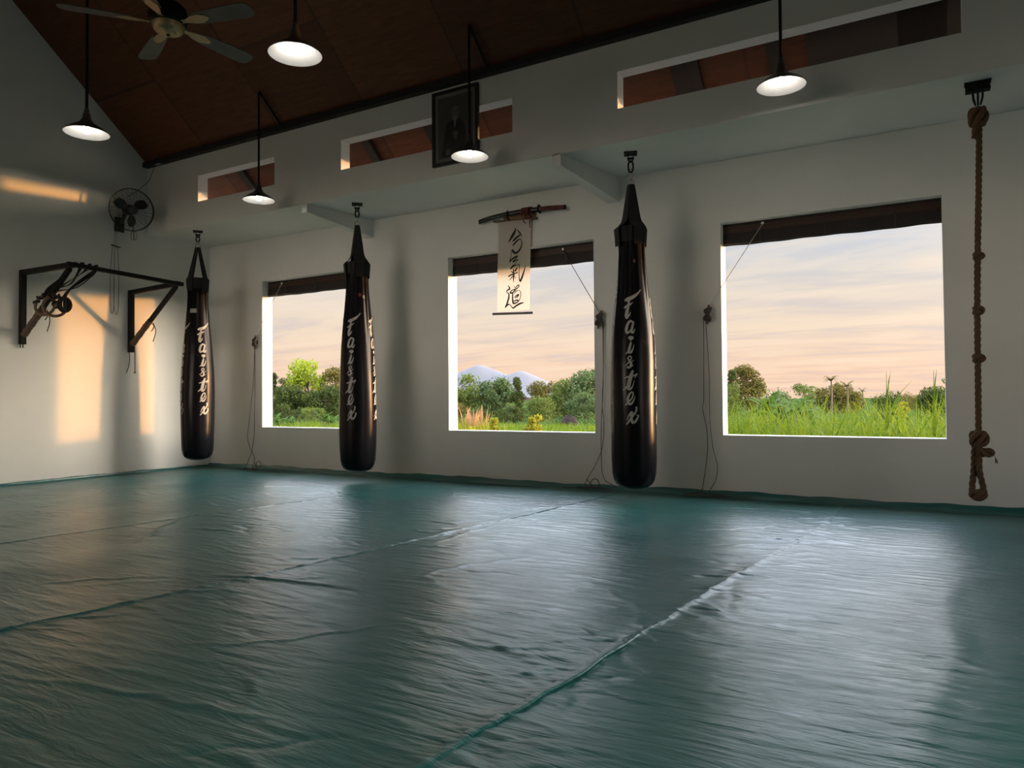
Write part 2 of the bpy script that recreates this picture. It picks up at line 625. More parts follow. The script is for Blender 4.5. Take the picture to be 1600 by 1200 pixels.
def holed_slab(us, zs, holes, to3, t0, t1):
    """slab in the (u, z) plane with rectangular holes; to3(u, t, z) -> xyz"""
    us = sorted(set(us + [h[0] for h in holes] + [h[1] for h in holes]))
    zs = sorted(set(zs + [h[2] for h in holes] + [h[3] for h in holes]))
    mb = MB()

    def solid(i, j):
        if i < 0 or j < 0 or i >= len(us) - 1 or j >= len(zs) - 1:
            return False
        u, z = (us[i] + us[i + 1]) / 2, (zs[j] + zs[j + 1]) / 2
        return not any(h[0] < u < h[1] and h[2] < z < h[3] for h in holes)
    for i in range(len(us) - 1):
        for j in range(len(zs) - 1):
            if not solid(i, j):
                continue
            a, b, c, d = us[i], us[i + 1], zs[j], zs[j + 1]
            mb.add([to3(a, t0, c), to3(b, t0, c), to3(b, t0, d), to3(a, t0, d)], [(0, 1, 2, 3)])
            mb.add([to3(a, t1, c), to3(b, t1, c), to3(b, t1, d), to3(a, t1, d)], [(3, 2, 1, 0)])
            for (di, dj, p, q) in ((-1, 0, (a, c), (a, d)), (1, 0, (b, c), (b, d)), (0, -1, (a, c), (b, c)), (0, 1, (a, d), (b, d))):
                if not solid(i + di, j + dj):
                    mb.add([to3(p[0], t0, p[1]), to3(q[0], t0, q[1]), to3(q[0], t1, q[1]), to3(p[0], t1, p[1])], [(0, 1, 2, 3)])
    return mb


WT = 0.15
# window wall
mb = holed_slab([XL, XR], [-0.3, ZS], [(a, b, W0, W1) for a, b in WIN], lambda u, t, z: (u, t, z), YB, YB + WT)
struct(mb.build('wall_back', PLASTER, smooth=False))
# plaster linings of the three openings
for n, (a, b) in enumerate(WIN, 1):
    mb = MB()
    e = 0.004
    y0, y1 = YB - 0.002, YB + WT + 0.012
    mb.box(a - 0.001, a + e, y0, y1, W0, W1).box(b - e, b + 0.001, y0, y1, W0, W1)
    mb.box(a, b, y0, y1, W1 - e, W1 + 0.001).box(a, b, y0, y1 + 0.02, W0 - 0.001, W0 + e)
    struct(mb.build('window_%d' % n, PLASTER, smooth=False))
# soffit slab over the bags and its tapered beams
mb = MB().box(XL, XR, DU + 0.13, 7.2, ZS, ZS + 0.10)  # overhang added past the wall to keep field light off the slots
struct(mb.build('soffit', PLASTER, smooth=False))
struct(MB().box(XL, XR, DU + 0.131, 7.22, ZS + 0.101, ZS + 0.115).build('bounce_blocker', DARKTRIM, smooth=False))  # dark sheet added on the slab to stop light bouncing into the slots
for (xf0, xf1, xb1, hf, hb) in ((-5.672, -5.598, -5.455, 0.085, 0.205), (-2.735, -2.650, -2.475, 0.095, 0.225)):
    y0, y1 = DU, YB + 0.01
    w = xf1 - xf0
    xb0 = xb1 - w - 0.03
    z = ZS + 0.01
    vs = [(xf0, y0, z), (xf1, y0, z), (xb1, y1, z), (xb0, y1, z), (xf0, y0, ZS - hf), (xf1, y0, ZS - hf), (xb1, y1, ZS - hb), (xb0, y1, ZS - hb)]
    mb = MB().add(vs, [(0, 3, 2, 1), (4, 5, 6, 7), (0, 1, 5, 4), (1, 2, 6, 5), (2, 3, 7, 6), (3, 0, 4, 7)])
    struct(mb.build('beam', PLASTER, smooth=False))
# upper wall with three slots
SL0, SL1 = 3.192, 3.494
mb = holed_slab([XL, XR], [ZS, ZC + 0.06], [(-7.349, -6.080, SL0, SL1), (-5.121, -3.116, SL0, SL1), (-2.137, 0.224, SL0, SL1)],
                lambda u, t, z: (u, t, z), DU, DU + 0.13)
struct(mb.build('wall_upper', PLASTER, smooth=False))


def gable(x0, x1, name, door=None, fill_gaps=None):
    """gable wall between x0 and x1, with a door opening (y0, y1, z1)"""
    mb = MB()
    ys = [YF, YR, DU + 0.13, YB + WT]
    if door:
        ys += [door[0], door[1]]
    if fill_gaps:
        ys += [v for w in fill_gaps for v in w]
    ys = sorted(ys)
    for a, b in zip(ys[:-1], ys[1:]):
        z0 = -0.3
        if fill_gaps and any(w0 <= a and b <= w1 for w0, w1 in fill_gaps):
            vs = [(x, y, z) for x in (x0, x1) for (y, z) in ((a, -0.3), (b, -0.3), (b, W0), (a, W0))]
            mb.add(vs, [(0, 1, 2, 3), (7, 6, 5, 4), (0, 4, 5, 1), (1, 5, 6, 2), (2, 6, 7, 3), (3, 7, 4, 0)])
            z0 = W1 + 0.1
        if door and door[0] <= a and b <= door[1]:
            z0 = door[2]
        za, zb = roof_z(a) + 0.05, roof_z(b) + 0.05
        if a >= DU + 0.12:
            za, zb = ZS + 0.1, ZS + 0.1
        vs = [(x, y, z) for x in (x0, x1) for (y, z) in ((a, z0), (b, z0), (b, zb), (a, za))]
        mb.add(vs, [(0, 1, 2, 3), (7, 6, 5, 4), (0, 4, 5, 1), (1, 5, 6, 2), (2, 6, 7, 3), (3, 7, 4, 0)])
    return struct(mb.build(name, PLASTER, smooth=False))


gable(XL - WT, XL, 'wall_left')
gable(XR, XR + WT, 'wall_right', None, [(1.5, 3.8)])  # opening added out of view to brighten the left wall
# wall behind the camera, its unseen bay shaped to light the window wall
BAYS = [(-8.1, -4.9, 1.15, 3.20)]
mb = holed_slab([XL - WT, XR + WT], [-0.3, roof_z(YF) + 0.05], BAYS, lambda u, t, z: (u, t, z), YF - WT, YF)
struct(mb.build('wall_front', PLASTER, smooth=False))
# roof: plywood underside, two pitches, the far one running out over the slots to the eave
mb = MB()
EAVE = 5.965
for (y0, y1) in ((YR, EAVE), (YR, YF - 0.5)):
    z0, z1 = roof_z(y0), roof_z(y1)
    a = [(XL - 0.5, y0, z0), (XR + 0.5, y0, z0), (XR + 0.5, y1, z1), (XL - 0.5, y1, z1)]
    b = [(p[0], p[1], p[2] + 0.09) for p in a]
    mb.add(a + b, [(0, 1, 2, 3), (4, 7, 6, 5), (0, 4, 5, 1), (1, 5, 6, 2), (2, 6, 7, 3), (3, 7, 4, 0)])
struct(mb.build('ceiling', PLYWOOD, smooth=False))
# dark trim where the ceiling meets the upper wall, and rafters seen in the slots
mb = MB().bar((XL, DU - 0.035, ZC - 0.015), (XR, DU - 0.035, ZC - 0.015), 0.07, 0.06)
struct(mb.build('trim_1', DARKTRIM, smooth=False))
for i, x in enumerate((-6.9, -5.0, -4.0, -1.66, -0.98, -0.3, 0.25)):
    w = (0.10, 0.10, 0.5, 0.22, 0.10, 0.9, 0.8)[i]
    mb = MB().bar((x, DU + 0.14, roof_z(DU + 0.14) - 0.03), (x, EAVE, roof_z(EAVE) - 0.03), w, 0.055)
    struct(mb.build('trim_%d' % (i + 2), DARKTRIM, smooth=False))
# floor slab
struct(MB().box(XL - WT, XR + WT, YF - WT, YB + WT, -0.30, -0.045).build('floor', CONCRETE, smooth=False))

# ================================================================ teal vinyl cover over the mats
SEAM_A = [(-0.590, 6.20), (-0.617, 5.251), (-0.895, 2.761), (-1.037, 1.366), (-1.13, 0.5), (-1.3, -1.2)]
SEAM_B = [(-2.44, 6.20), (-2.589, 4.759), (-2.865, 2.392), (-3.052, 1.411), (-3.2, 0.5), (-3.45, -1.2)]
SEAM_C = [(-4.42, 6.20), (-4.774, 3.41), (-4.92, 2.272), (-5.05, 1.2), (-5.2, 0.2), (-5.4, -1.2)]


def floor_height(X, Y):
    rng = np.random.default_rng(5)
    h = np.zeros_like(X)
    for _ in range(14):                                   # soft hollows of the mats beneath
        lam = rng.uniform(0.6, 1.8)
        a = rng.uniform(0, 2 * PI)
        h += 0.0011 * np.sin((X * math.cos(a) + Y * math.sin(a)) * 2 * PI / lam + rng.uniform(0, 6.28))

    def low(lam, n=6):
        o = np.zeros_like(X)
        for _ in range(n):
            a = rng.uniform(0, 2 * PI)
            l2 = lam * rng.uniform(0.7, 1.5)
            o += np.sin((X * math.cos(a) + Y * math.sin(a)) * 2 * PI / l2 + rng.uniform(0, 6.28))
        return o / n ** 0.5
    for k in range(7):                                    # pulled wrinkles running across the sheets
        th = rng.normal(0.10, 0.16)
        lam = rng.uniform(0.07, 0.17)
        ph = (-X * math.sin(th) + Y * math.cos(th)) * 2 * PI / lam + 2.2 * low(1.1) + 0.8 * low(0.45)
        m = np.clip(low(1.0) - 0.35, 0, 1.2)
        h += 0.0026 * (lam / 0.12) * m * (1 - np.abs(np.sin(ph / 2))) ** 2.5
    for i in range(430):                                  # single creases
        x0, y0 = rng.uniform(-8.1, 2.0), rng.uniform(0.5, 6.0)
        near = rng.random() < 0.45
        if near:
            sx = SEAM_A if rng.random() < 0.6 else SEAM_B
            y0 = rng.uniform(0.5, 5.8)
            x0 = np.interp(y0, [p[1] for p in sx[::-1]], [p[0] for p in sx[::-1]]) + rng.normal(0, 0.12)
        L = rng.uniform(0.10, 0.45) if near else rng.uniform(0.12, 0.7)
        a = rng.normal(0.05, 0.35) if rng.random() < 0.8 else rng.uniform(0, PI)
        w = rng.uniform(0.010, 0.022)
        A = rng.uniform(0.0015, 0.0050) * (1 if rng.random() < 0.75 else -0.7)
        sel = (np.abs(X - x0) < L + 0.1) & (np.abs(Y - y0) < L + 0.1)
        if not sel.any():
            continue
        dx, dy = X[sel] - x0, Y[sel] - y0
        s, t = dx * math.cos(a) + dy * math.sin(a), -dx * math.sin(a) + dy * math.cos(a)
        t = t - 0.10 * np.sin(s * 5 + i) * L - 0.012 * np.sin(s * 31 + i)
        h[sel] += A * np.exp(-(t / w) ** 2) * np.exp(-(s / (0.55 * L)) ** 4)
    for sx, st in ((SEAM_A, 0.0045), (SEAM_B, 0.0035), (SEAM_C, 0.003)):   # one sheet lapped over the next
        xs = np.interp(Y, [p[1] for p in sx[::-1]], [p[0] for p in sx[::-1]]) + 0.006 * np.sin(Y * 7) + 0.004 * np.sin(Y * 19)
        d = X - xs
        h += st * np.exp(-(d / 0.06) ** 2) * (d < 0) + 0.5 * st * np.exp(-(d / 0.016) ** 2)
    # the raised ridge on the right and the stretch near the lower left
    xr = np.interp(Y, [0, 1.9, 3.0, 4.5, 6.3], [-0.16, -0.03, 0.05, 0.10, 0.1])
    h += 0.0045 * np.exp(-((X - xr - 0.02 * np.sin(Y * 5)) / 0.055) ** 2) * np.exp(-((Y - 2.6) / 1.3) ** 4) * (0.75 + 0.25 * np.sin(Y * 9))
    h += 0.010 * np.exp(-((Y - 2.40 - 0.10 * np.sin((X + 2.9) * 2.5)) / 0.018) ** 2) * np.exp(-((X + 2.62) / 0.36) ** 4)
    return h


xs = np.concatenate([np.arange(-8.292, 1.9, 0.0125), np.linspace(1.9, 3.585, 30)])
ys = np.concatenate([np.linspace(-3.39, 0.5, 40), np.arange(0.515, 6.31, 0.0125), [6.318]])
X, Y = np.meshgrid(xs, ys)
Z = floor_height(X, Y)
nx, ny = len(xs), len(ys)
I = np.arange(nx * ny).reshape(ny, nx)
F = np.stack([I[:-1, :-1], I[:-1, 1:], I[1:, 1:], I[1:, :-1]], -1).reshape(-1, 4)
cover = np_mesh('mat_cover', np.stack([X, Y, Z], -1).reshape(-1, 3), F, VINYL)
tag(cover, 'creased teal vinyl sheet covering the whole training floor', 'mat cover')
# lapped, ruffled seams
for sx, wd in ((SEAM_A, 0.013), (SEAM_B, 0.009), (SEAM_C, 0.007)):
    yy = np.arange(0.45, 6.15, 0.02)
    xx = np.interp(yy, [p[1] for p in sx[::-1]], [p[0] for p in sx[::-1]])
    V, Fq = [], []
    rng = np.random.default_rng(3)
    ph = rng.uniform(0, 6, 6)
    for i, (x, y) in enumerate(zip(xx, yy)):
        k = 0.5 + 0.5 * math.sin(y * 3.1 + ph[0]) * math.sin(y * 1.3 + ph[1])
        r = k ** 2
        x += 0.006 * math.sin(y * 7) + 0.004 * math.sin(y * 19)
        hh = 0.0008 + 0.0032 * r * abs(math.sin(y * 23 + ph[2])) * (wd / 0.02)
        for (dx, dz) in ((-wd * 1.6, 0.0), (-wd * 0.7, hh * 0.7), (-0.001, hh), (wd * 0.25, hh * 0.35), (wd * 0.6, -0.002)):
            V.append((x + dx + 0.006 * r * math.sin(y * 41 + ph[3]), y, dz + 0.0035))
        if i:
            o = (i - 1) * 5
            for k2 in range(4):
                Fq.append((o + k2, o + k2 + 1, o + k2 + 6, o + k2 + 5))
    np_mesh('seam', V, Fq, VINYL, cover)
# hem pushed up against the window wall and the left wall
mb = MB()
rng = np.random.default_rng(9)


def hem(pt, L, hgt, dep):
    vs, fs = [], []
    n = int(L / 0.04)
    ph = rng.uniform(0, 6, 4)
    for i in range(n + 1):
        s = L * i / n
        k = 1 + 0.12 * math.sin(s * 2.3 + ph[0]) + 0.08 * math.sin(s * 9 + ph[1]) + 0.05 * math.sin(s * 23 + ph[2])
        for (d, z) in ((0.003, hgt * k), (0.012, hgt * k * 0.99), (dep * 0.45, hgt * 0.62 * k), (dep * 0.75, hgt * 0.25 * k), (dep * 1.15, 0.004), (dep * 1.6, -0.002)):
            vs.append(pt(s, d, z))
    for i in range(n):
        for k in range(5):
            fs.append((i * 6 + k, (i + 1) * 6 + k, (i + 1) * 6 + k + 1, i * 6 + k + 1))
    mb.add(vs, fs)


hem(lambda s, d, z: (XL + 0.012 + s, YB - 0.006 - d, z), XR - XL - 0.024, 0.050, 0.050)
mb.build('hem', VINYL, cover)
mb = MB()
hem(lambda s, d, z: (XL + 0.006 + d, YB - 0.012 - s, z), 6.8, 0.032, 0.022)
mb.build('hem', VINYL, cover)

# ================================================================ punching bags
LETTERS = [
    [(200, 235, 34), (232, 225, 62), (300, 200, 56), (360, 160, 42), (400, 120, 24), (430, 75, 8)],
    [(185, 350, 26), (230, 320, 36), (280, 300, 24), (318, 270, 8)],
    [(255, 240, 30), (245, 320, 40), (225, 400, 50), (215, 470, 55), (218, 502, 48)],
    [(215, 500, 40), (255, 470, 25), (280, 420, 8)],
    [(318, 580, 26), (270, 560, 35), (230, 610, 40), (210, 690, 44), (222, 735, 40), (262, 718, 28), (300, 660, 26), (318, 585, 30)],
    [(318, 580, 30), (300, 660, 35), (290, 720, 36), (312, 738, 28), (342, 680, 10)],
    [(262, 815, 52), (294, 815, 56)], [(300, 822, 40), (265, 865, 8)],
    [(197, 1060, 12), (235, 1020, 22), (262, 960, 26), (282, 885, 16)],
    [(278, 890, 30), (255, 980, 40), (245, 1030, 38), (280, 1035, 32), (310, 980, 18), (325, 920, 8)],
    [(190, 1240, 12), (240, 1190, 18), (285, 1125, 18), (265, 1093, 18), (235, 1120, 20), (250, 1160, 24), (278, 1200, 34), (268, 1250, 34), (235, 1266, 30), (215, 1250, 20)],
    [(268, 1200, 14), (322, 1150, 8)], [(285, 1250, 18), (312, 1225, 6)],
    [(300, 1320, 34), (275, 1390, 54), (250, 1490, 58), (235, 1570, 52), (262, 1590, 38), (297, 1550, 18), (325, 1460, 8)],
    [(155, 1610, 12), (200, 1570, 32), (240, 1550, 24)],
    [(178, 1425, 14), (230, 1405, 24), (320, 1390, 24), (368, 1360, 14), (330, 1430, 8)],
    [(190, 1835, 14), (230, 1790, 24), (285, 1730, 20), (305, 1660, 20), (285, 1635, 20), (250, 1670, 28), (225, 1740, 36), (232, 1800, 38), (270, 1815, 32), (312, 1760, 18), (332, 1700, 8)],
    [(205, 2060, 8), (245, 1980, 24), (285, 1935, 28), (275, 2020, 38), (290, 2090, 38), (330, 2080, 32), (365, 2020, 24), (375, 1985, 14), (345, 1980, 10)],
    [(200, 2125, 20), (250, 2060, 34), (300, 1990, 28), (345, 1920, 24), (350, 1865, 28)]]
BAG_PROF = [(0.000, 0.004), (0.004, 0.070), (0.018, 0.118), (0.040, 0.148), (0.075, 0.168), (0.13, 0.181), (0.25, 0.189), (0.45, 0.192), (0.65, 0.192), (0.85, 0.190),
            (1.05, 0.185), (1.25, 0.174), (1.40, 0.161), (1.55, 0.145), (1.70, 0.129), (1.85, 0.116), (1.97, 0.109), (2.06, 0.110), (2.12, 0.115), (2.165, 0.119),
            (2.175, 0.117), (2.172, 0.106), (2.15, 0.095), (2.16, 0.04), (2.165, 0.002)]
_pz = np.array([p[0] for p in BAG_PROF[:20]])
_pr = np.array([p[1] for p in BAG_PROF[:20]])


def bag_r(z, th, seed=0):
    r = np.interp(z, _pz, _pr)
    a = np.clip((z - 1.15) / 0.9, 0, 1) ** 1.3
    pl = 0.55 * math.cos(11 * th + 0.9 * math.sin(2 * th + seed) + seed) + 0.30 * math.cos(17 * th + seed * 2.1) + 0.2 * math.cos(5 * th + seed)
    lump = 0.006 * math.sin(2 * th + seed + z * 2.0) * math.sin(z * 3.2 + seed) * min(1, max(0, z) * 4)
    return r * (1 + 0.075 * a * pl) + lump * (1 - 0.6 * a)


def make_bag(x, y, zb, label, text0, seed, badge, top=ZS):
    d = Vector((x, y, 0)).normalized()
    rz = math.atan2(-d.x, d.y)
    t = thing('punching_bag', label, 'punching bag', (x, y, zb), rz, 'long black punching bags hung from the soffit')
    n = 96
    prof = []
    for (z0, r0), (z1, r1) in zip(BAG_PROF[:20], BAG_PROF[1:20]):
        m = max(1, int((z1 - z0) / 0.03))
        prof += [z0 + (z1 - z0) * k / m for k in range(m)]
    prof.append(BAG_PROF[19][0])
    vs, fs = [], []
    rings = [('z', z) for z in prof] + [('r', p) for p in BAG_PROF[20:]]
    for kind, p in rings:
        for k in range(n):
            th = 2 * PI * k / n
            if kind == 'z':
                r = bag_r(p, th, seed) if p > 0.005 else np.interp(p, _pz, _pr)
                z = p
            else:
                z = p[0]
                r = p[1] * (1 + 0.05 * math.cos(11 * th))
            vs.append((r * math.sin(th), -r * math.cos(th), z))
    for i in range(len(rings) - 1):
        for k in range(n):
            k2 = (k + 1) % n
            fs.append((i * n + k, i * n + k2, (i + 1) * n + k2, (i + 1) * n + k))
    body = MB().add(vs, fs).build('body', LEATHER, t, sharp=60)
    # stitched lettering down four sides
    for q in range(4):
        a0 = text0 + q * PI / 2

        def fmap(u, v, a0=a0):
            z = 2.351 - zb0 - ((450 + v / 10) - 345) * 0.005378
            r = np.interp(z, _pz, _pr)
            th = a0 + (u - 300) * 0.00054 / r
            rr = bag_r(z, th, seed) + 0.0022
            return (rr * math.sin(th), -rr * math.cos(th), z)
        zb0 = 0.105
        m = MB()
        for s in LETTERS:
            brush(m, s, fmap, 5, 6)
        tag(m.build('lettering', LETTER, body), 'grey script lettering running down the bag')

    def patch(th0, z0, w, h, mat, name, rnd=False):
        m = MB()
        ks = 10
        if rnd:
            pts = [(th0 + w / 2 * math.cos(a) / bag_r(z0, th0, seed), z0 + h / 2 * math.sin(a)) for a in np.linspace(0, 2 * PI, 15)[:-1]]
        else:
            r = bag_r(z0, th0, seed)
            pts = [(th0 + (k / ks - 0.5) * w / r, z0 - h / 2) for k in range(ks + 1)] + [(th0 + (k / ks - 0.5) * w / r, z0 + h / 2) for k in range(ks, -1, -1)]
        vv = []
        for th, z in pts:
            r = bag_r(z, th, seed) + 0.003
            vv.append((r * math.sin(th), -r * math.cos(th), z))
        if rnd:
            r = bag_r(z0, th0, seed) + 0.003
            vv.append((r * math.sin(th0), -r * math.cos(th0), z0))
            c = len(vv) - 1
            m.add(vv, [(c, k, (k + 1) % c) for k in range(c)])
        else:
            m.add(vv, [(k, k + 1, 2 * ks - k, 2 * ks + 1 - k) for k in range(ks)])
        tag(m.build(name, mat, body), name.replace('_', ' '))
    for b in badge:
        patch(*b)
    # collar band
    m = MB()
    vv, ff = [], []
    for i, (z, e) in enumerate(((2.05, 0.002), (2.055, 0.006), (2.12, 0.006), (2.168, 0.006), (2.178, 0.002))):
        for k in range(n):
            th = 2 * PI * k / n
            r = bag_r(min(z, 2.165), th, seed) + e
            vv.append((r * math.sin(th), -r * math.cos(th), z))
    for i in range(4):
        for k in range(n):
            ff.append((i * n + k, i * n + (k + 1) % n, (i + 1) * n + (k + 1) % n, (i + 1) * n + k))
    m.add(vv, ff).build('collar', WEB, t)
    # four webbing straps rising to the ring
    ztop = ZT[seed]
    for q in range(4):
        a = text0 + 0.5 + q * PI / 2 if seed != 1 else 0.75 + q * PI / 2
        m = MB()
        vv, ff = [], []
        N = 14
        for i in range(N + 1):
            s = i / N
            if s < 0.22:
                z = 2.02 + (2.17 - 2.02) * s / 0.22
                r = bag_r(z, a, seed) + 0.009
                w = 0.080
            else:
                u = (s - 0.22) / 0.78
                z = 2.17 + (ztop - 2.17) * u
                r = (0.048 * (1 - u) + 0.058 * max(0.0, 1 - u / 0.22) ** 1.5 + 0.018) if seed != 1 else (0.100 * (1 - u) ** 1.1 + 0.018)
                w = (0.120 if seed != 1 else 0.075) * (1 - u) + 0.046 * u
            for k in (-1, 0, 1):
                for e in (0.0, 0.006):
                    rr = r + e
                    vv.append((rr * math.sin(a) + k * w / 2 * math.cos(a), -rr * math.cos(a) + k * w / 2 * math.sin(a), z - (0.004 * k * k if i else 0)))
        for i in range(N):
            o, p = i * 6, (i + 1) * 6
            for k in (0, 2):
                ff += [(o + k, o + k + 2, p + k + 2, p + k), (o + k + 1, p + k + 1, p + k + 3, o + k + 3)]
            ff += [(o, p, p + 1, o + 1), (o + 4, o + 5, p + 5, p + 4)]
        m.add(vv, ff).build('strap', WEB, t)
    # ring, two long links up to the hook
    m = MB().tube([(0.026 * math.cos(s), 0, ztop + 0.014 + 0.030 * math.sin(s)) for s in np.linspace(0, 2 * PI, 25)[:-1]], 0.0055, 8, True)
    m.build('ring', STEEL, t)
    zh = top - zb - 0.075
    zm = (ztop + 0.035 + zh) / 2

    def link_pts(zc, half, w, ax):
        P = []
        for s in np.linspace(0, 2 * PI, 33)[:-1]:
            c, sn = math.cos(s), math.sin(s)
            u = w * (abs(c) ** 0.8) * (1 if c > 0 else -1)
            P.append((u if ax == 0 else 0.0, u if ax else 0.0, zc + half * sn))
        return P
    half = (zh - ztop - 0.030) / 4 + 0.007
    m = MB().tube(link_pts(ztop + 0.036 + half, half, 0.017, 0 if seed != 2 else 1), 0.005, 8, True)
    m.build('chain_link', STEEL, t)
    m = MB().tube(link_pts(zh - half + 0.008, half, 0.020, 0), 0.0075, 8, True)
    m.build('carabiner', IRON, t)
    # the plate and eye it hangs from is bolted to the soffit
    h = thing('ceiling_hook', 'black iron hook plate above ' + label.replace('long black punching bag ', 'the bag '), 'ceiling hook', (x, y, top), rz,
              'hook plates over the bags')
    m = MB().box(-0.055, 0.055, -0.055, 0.055, -0.007, 0.0)
    for sx in (-1, 1):
        for sy in (-1, 1):
            m.lathe([(0.0, -0.012), (0.008, -0.012), (0.009, -0.006)], 8, (sx * 0.042, sy * 0.042, 0))
    m.build('plate', IRON, h)
    m = MB().box(-0.026, -0.018, -0.018, 0.018, -0.055, -0.005).box(0.018, 0.026, -0.018, 0.018, -0.055, -0.005).tube([(-0.028, 0, -0.046), (0.028, 0, -0.046)], 0.010, 10)
    m.build('bracket', IRON, h)
    m = MB().tube([(0.016 * math.cos(s), 0, -0.058 + 0.018 * math.sin(s)) for s in np.linspace(0, 2 * PI, 21)[:-1]], 0.006, 8, True)
    m.build('eye', IRON, h)
    return t


ZT = {0: 2.545, 1: 2.56, 2: 2.575}
make_bag(-2.140, 5.735, 0.105, 'long black punching bag hanging between the middle and right windows', -0.02, 0,
         [(0.18, 1.88, 0.022, 0.032, REDT, 'red_badge', True)])
make_bag(-5.160, 5.728, 0.115, 'long black punching bag hanging in front of the left window', -0.30, 2,
         [(0.20, 1.83, 0.032, 0.040, REDT, 'red_badge', True), (0.55, 1.81, 0.032, 0.040, GREENT, 'green_badge', True)])
make_bag(-7.620, 5.645, 0.160, 'long black punching bag hanging near the left wall corner', 0.42, 1,
         [(-0.42, 1.78, 0.075, 0.050, WHITET, 'grey_tag', False)])

# ================================================================ climbing rope
ROPE_Y = 5.62
t = thing('climbing_rope', 'brown knotted climbing rope hanging beside the right window', 'climbing rope', (0.285, ROPE_Y, 0.16))
RX = lambda z: 0.026 - (2.70 - z) / 2.5 * 0.050 + 0.004 * math.sin(z * 3.1)   # slight sway, local x at height z above floor


def strands(mb, path, R, rs, pitch, n=3, seg=7):
    """three-strand laid rope along a path"""
    P = spline(path, 10)
    L = [0.0]
    for a, b in zip(P[:-1], P[1:]):
        L.append(L[-1] + float(np.linalg.norm(b - a)))
    m = max(8, int(L[-1] / 0.011))
    Q = [Vector([float(np.interp(L[-1] * i / m, L, [p[k] for p in P])) for k in range(3)]) for i in range(m + 1)]
    nrm = None
    out = [[] for _ in range(n)]
    for i in range(m + 1):
        tn = (Q[min(m, i + 1)] - Q[max(0, i - 1)]).normalized()
        nrm = tn.orthogonal().normalized() if nrm is None else (nrm - tn * nrm.dot(tn)).normalized()
        b = tn.cross(nrm)
        for k in range(n):
            a = 2 * PI * (k / n + (L[-1] * i / m) / pitch)
            out[k].append(Q[i] + (nrm * math.cos(a) + b * math.sin(a)) * R)
    for o in out:
        mb.tube(o, rs, seg)


def knot(c, R, r, flip=1, sq=1.0, n=90, turns=(2, 3)):
    p, q = turns
    pts = []
    for i in range(n):
        a = 2 * PI * i / n
        rr = R * (0.62 + 0.38 * math.cos(q * a))
        pts.append(Vector((c[0] + rr * math.cos(p * a), c[1] + rr * 0.8 * math.sin(p * a) * flip, c[2] + R * 0.62 * sq * math.sin(q * a))))
    return MB().tube(pts, r, 8, True)


def rp(z):
    return (RX(z), 0.0, z - 0.16)


mb = MB()
strands(mb, [rp(z) for z in (2.72, 2.5, 2.2, 1.9, 1.6, 1.3, 1.0, 0.75, 0.56)], 0.0100, 0.0100, 0.125)
mb.build('rope', ROPE, t)
mb = MB()
strands(mb, [rp(0.58), (RX(0.5) - 0.020, 0.01, 0.36), (RX(0.4) - 0.026, 0.012, 0.20), (RX(.3) - 0.034, 0.01, 0.10), (RX(.2) - 0.028, 0, 0.045),
             (RX(.2), -0.01, 0.022), (RX(.2) + 0.032, -0.01, 0.050), (RX(.3) + 0.022, 0.0, 0.12), (RX(.3) + 0.006, -0.01, 0.22), (RX(.5) + 0.004, -0.012, 0.36), rp(0.58)], 0.0100, 0.0100, 0.125)
mb.build('loop', ROPE, t)
for (z, R, r, f, sq) in ((1.770, 0.026, 0.013, 1, 1.0), (1.413, 0.027, 0.013, -1, 1.1), (1.099, 0.029, 0.014, 1, 1.0)):
    c = rp(z)
    mb = knot((c[0] + 0.004, 0, c[2]), R, r, f, sq)
    mb.build('knot', ROPE, t)
c = rp(0.575)
knot((c[0] + 0.002, -0.005, c[2]), 0.046, 0.015, 1, 1.35, 140, (3, 5)).build('knot', ROPE, t)
c = rp(0.485)
mb = knot((c[0] + 0.045, -0.01, c[2]), 0.032, 0.014, -1, 0.9)
for k in range(14):
    a = random.uniform(-0.5, 0.5)
    p0 = Vector((c[0] + 0.075, -0.01 + random.uniform(-.008, .008), c[2] - 0.01))
    mb.tube([p0, p0 + Vector((0.015, a * 0.02, -0.02)), p0 + Vector((0.022 + random.uniform(-.008, .008), a * 0.04, -0.05 + random.uniform(-.01, .01)))], 0.0015, 4)
mb.build('tail_knot', ROPE, t)
c = (RX(.2), 0, 0.060)
knot((c[0], -0.004, 0.050), 0.040, 0.015, 1, 0.85, 140, (3, 4)).build('end_knot', ROPE, t)
c = rp(2.690)
knot((c[0] - 0.006, 0, c[2] - 0.005), 0.046, 0.017, 1, 1.75, 140, (3, 5)).build('top_knot', ROPE, t)
mb = MB()
strands(mb, [(c[0] - 0.02, -0.01, c[2]), (c[0] - 0.024, -0.012, c[2] - 0.08), (c[0] - 0.028, -0.012, c[2] - 0.145)], 0.0100, 0.0100, 0.125)
mb.build('tail', ROPE, t)
h = thing('rope_bracket', 'black iron bracket on the soffit holding the climbing rope', 'bracket', (0.310, 5.62, ZS), 0.0)
MB().box(-0.075, 0.075, -0.030, 0.030, -0.012, 0.0).box(-0.070, 0.070, -0.006, 0.006, -0.055, -0.01).box(-0.070, 0.070, -0.030, 0.030, -0.062, -0.052).build('channel', IRON, h, smooth=False)
for sx in (-0.028, 0.0, 0.028):
    MB().tube([(sx, 0.02, -0.06), (sx * 0.9, 0.018, -0.11), (sx * 0.5, 0.0, -0.150), (sx * 0.9, -0.018, -0.11), (sx, -0.02, -0.06)], 0.006, 8).build('hook_rod', IRON, h)

# ================================================================ pendant lamps


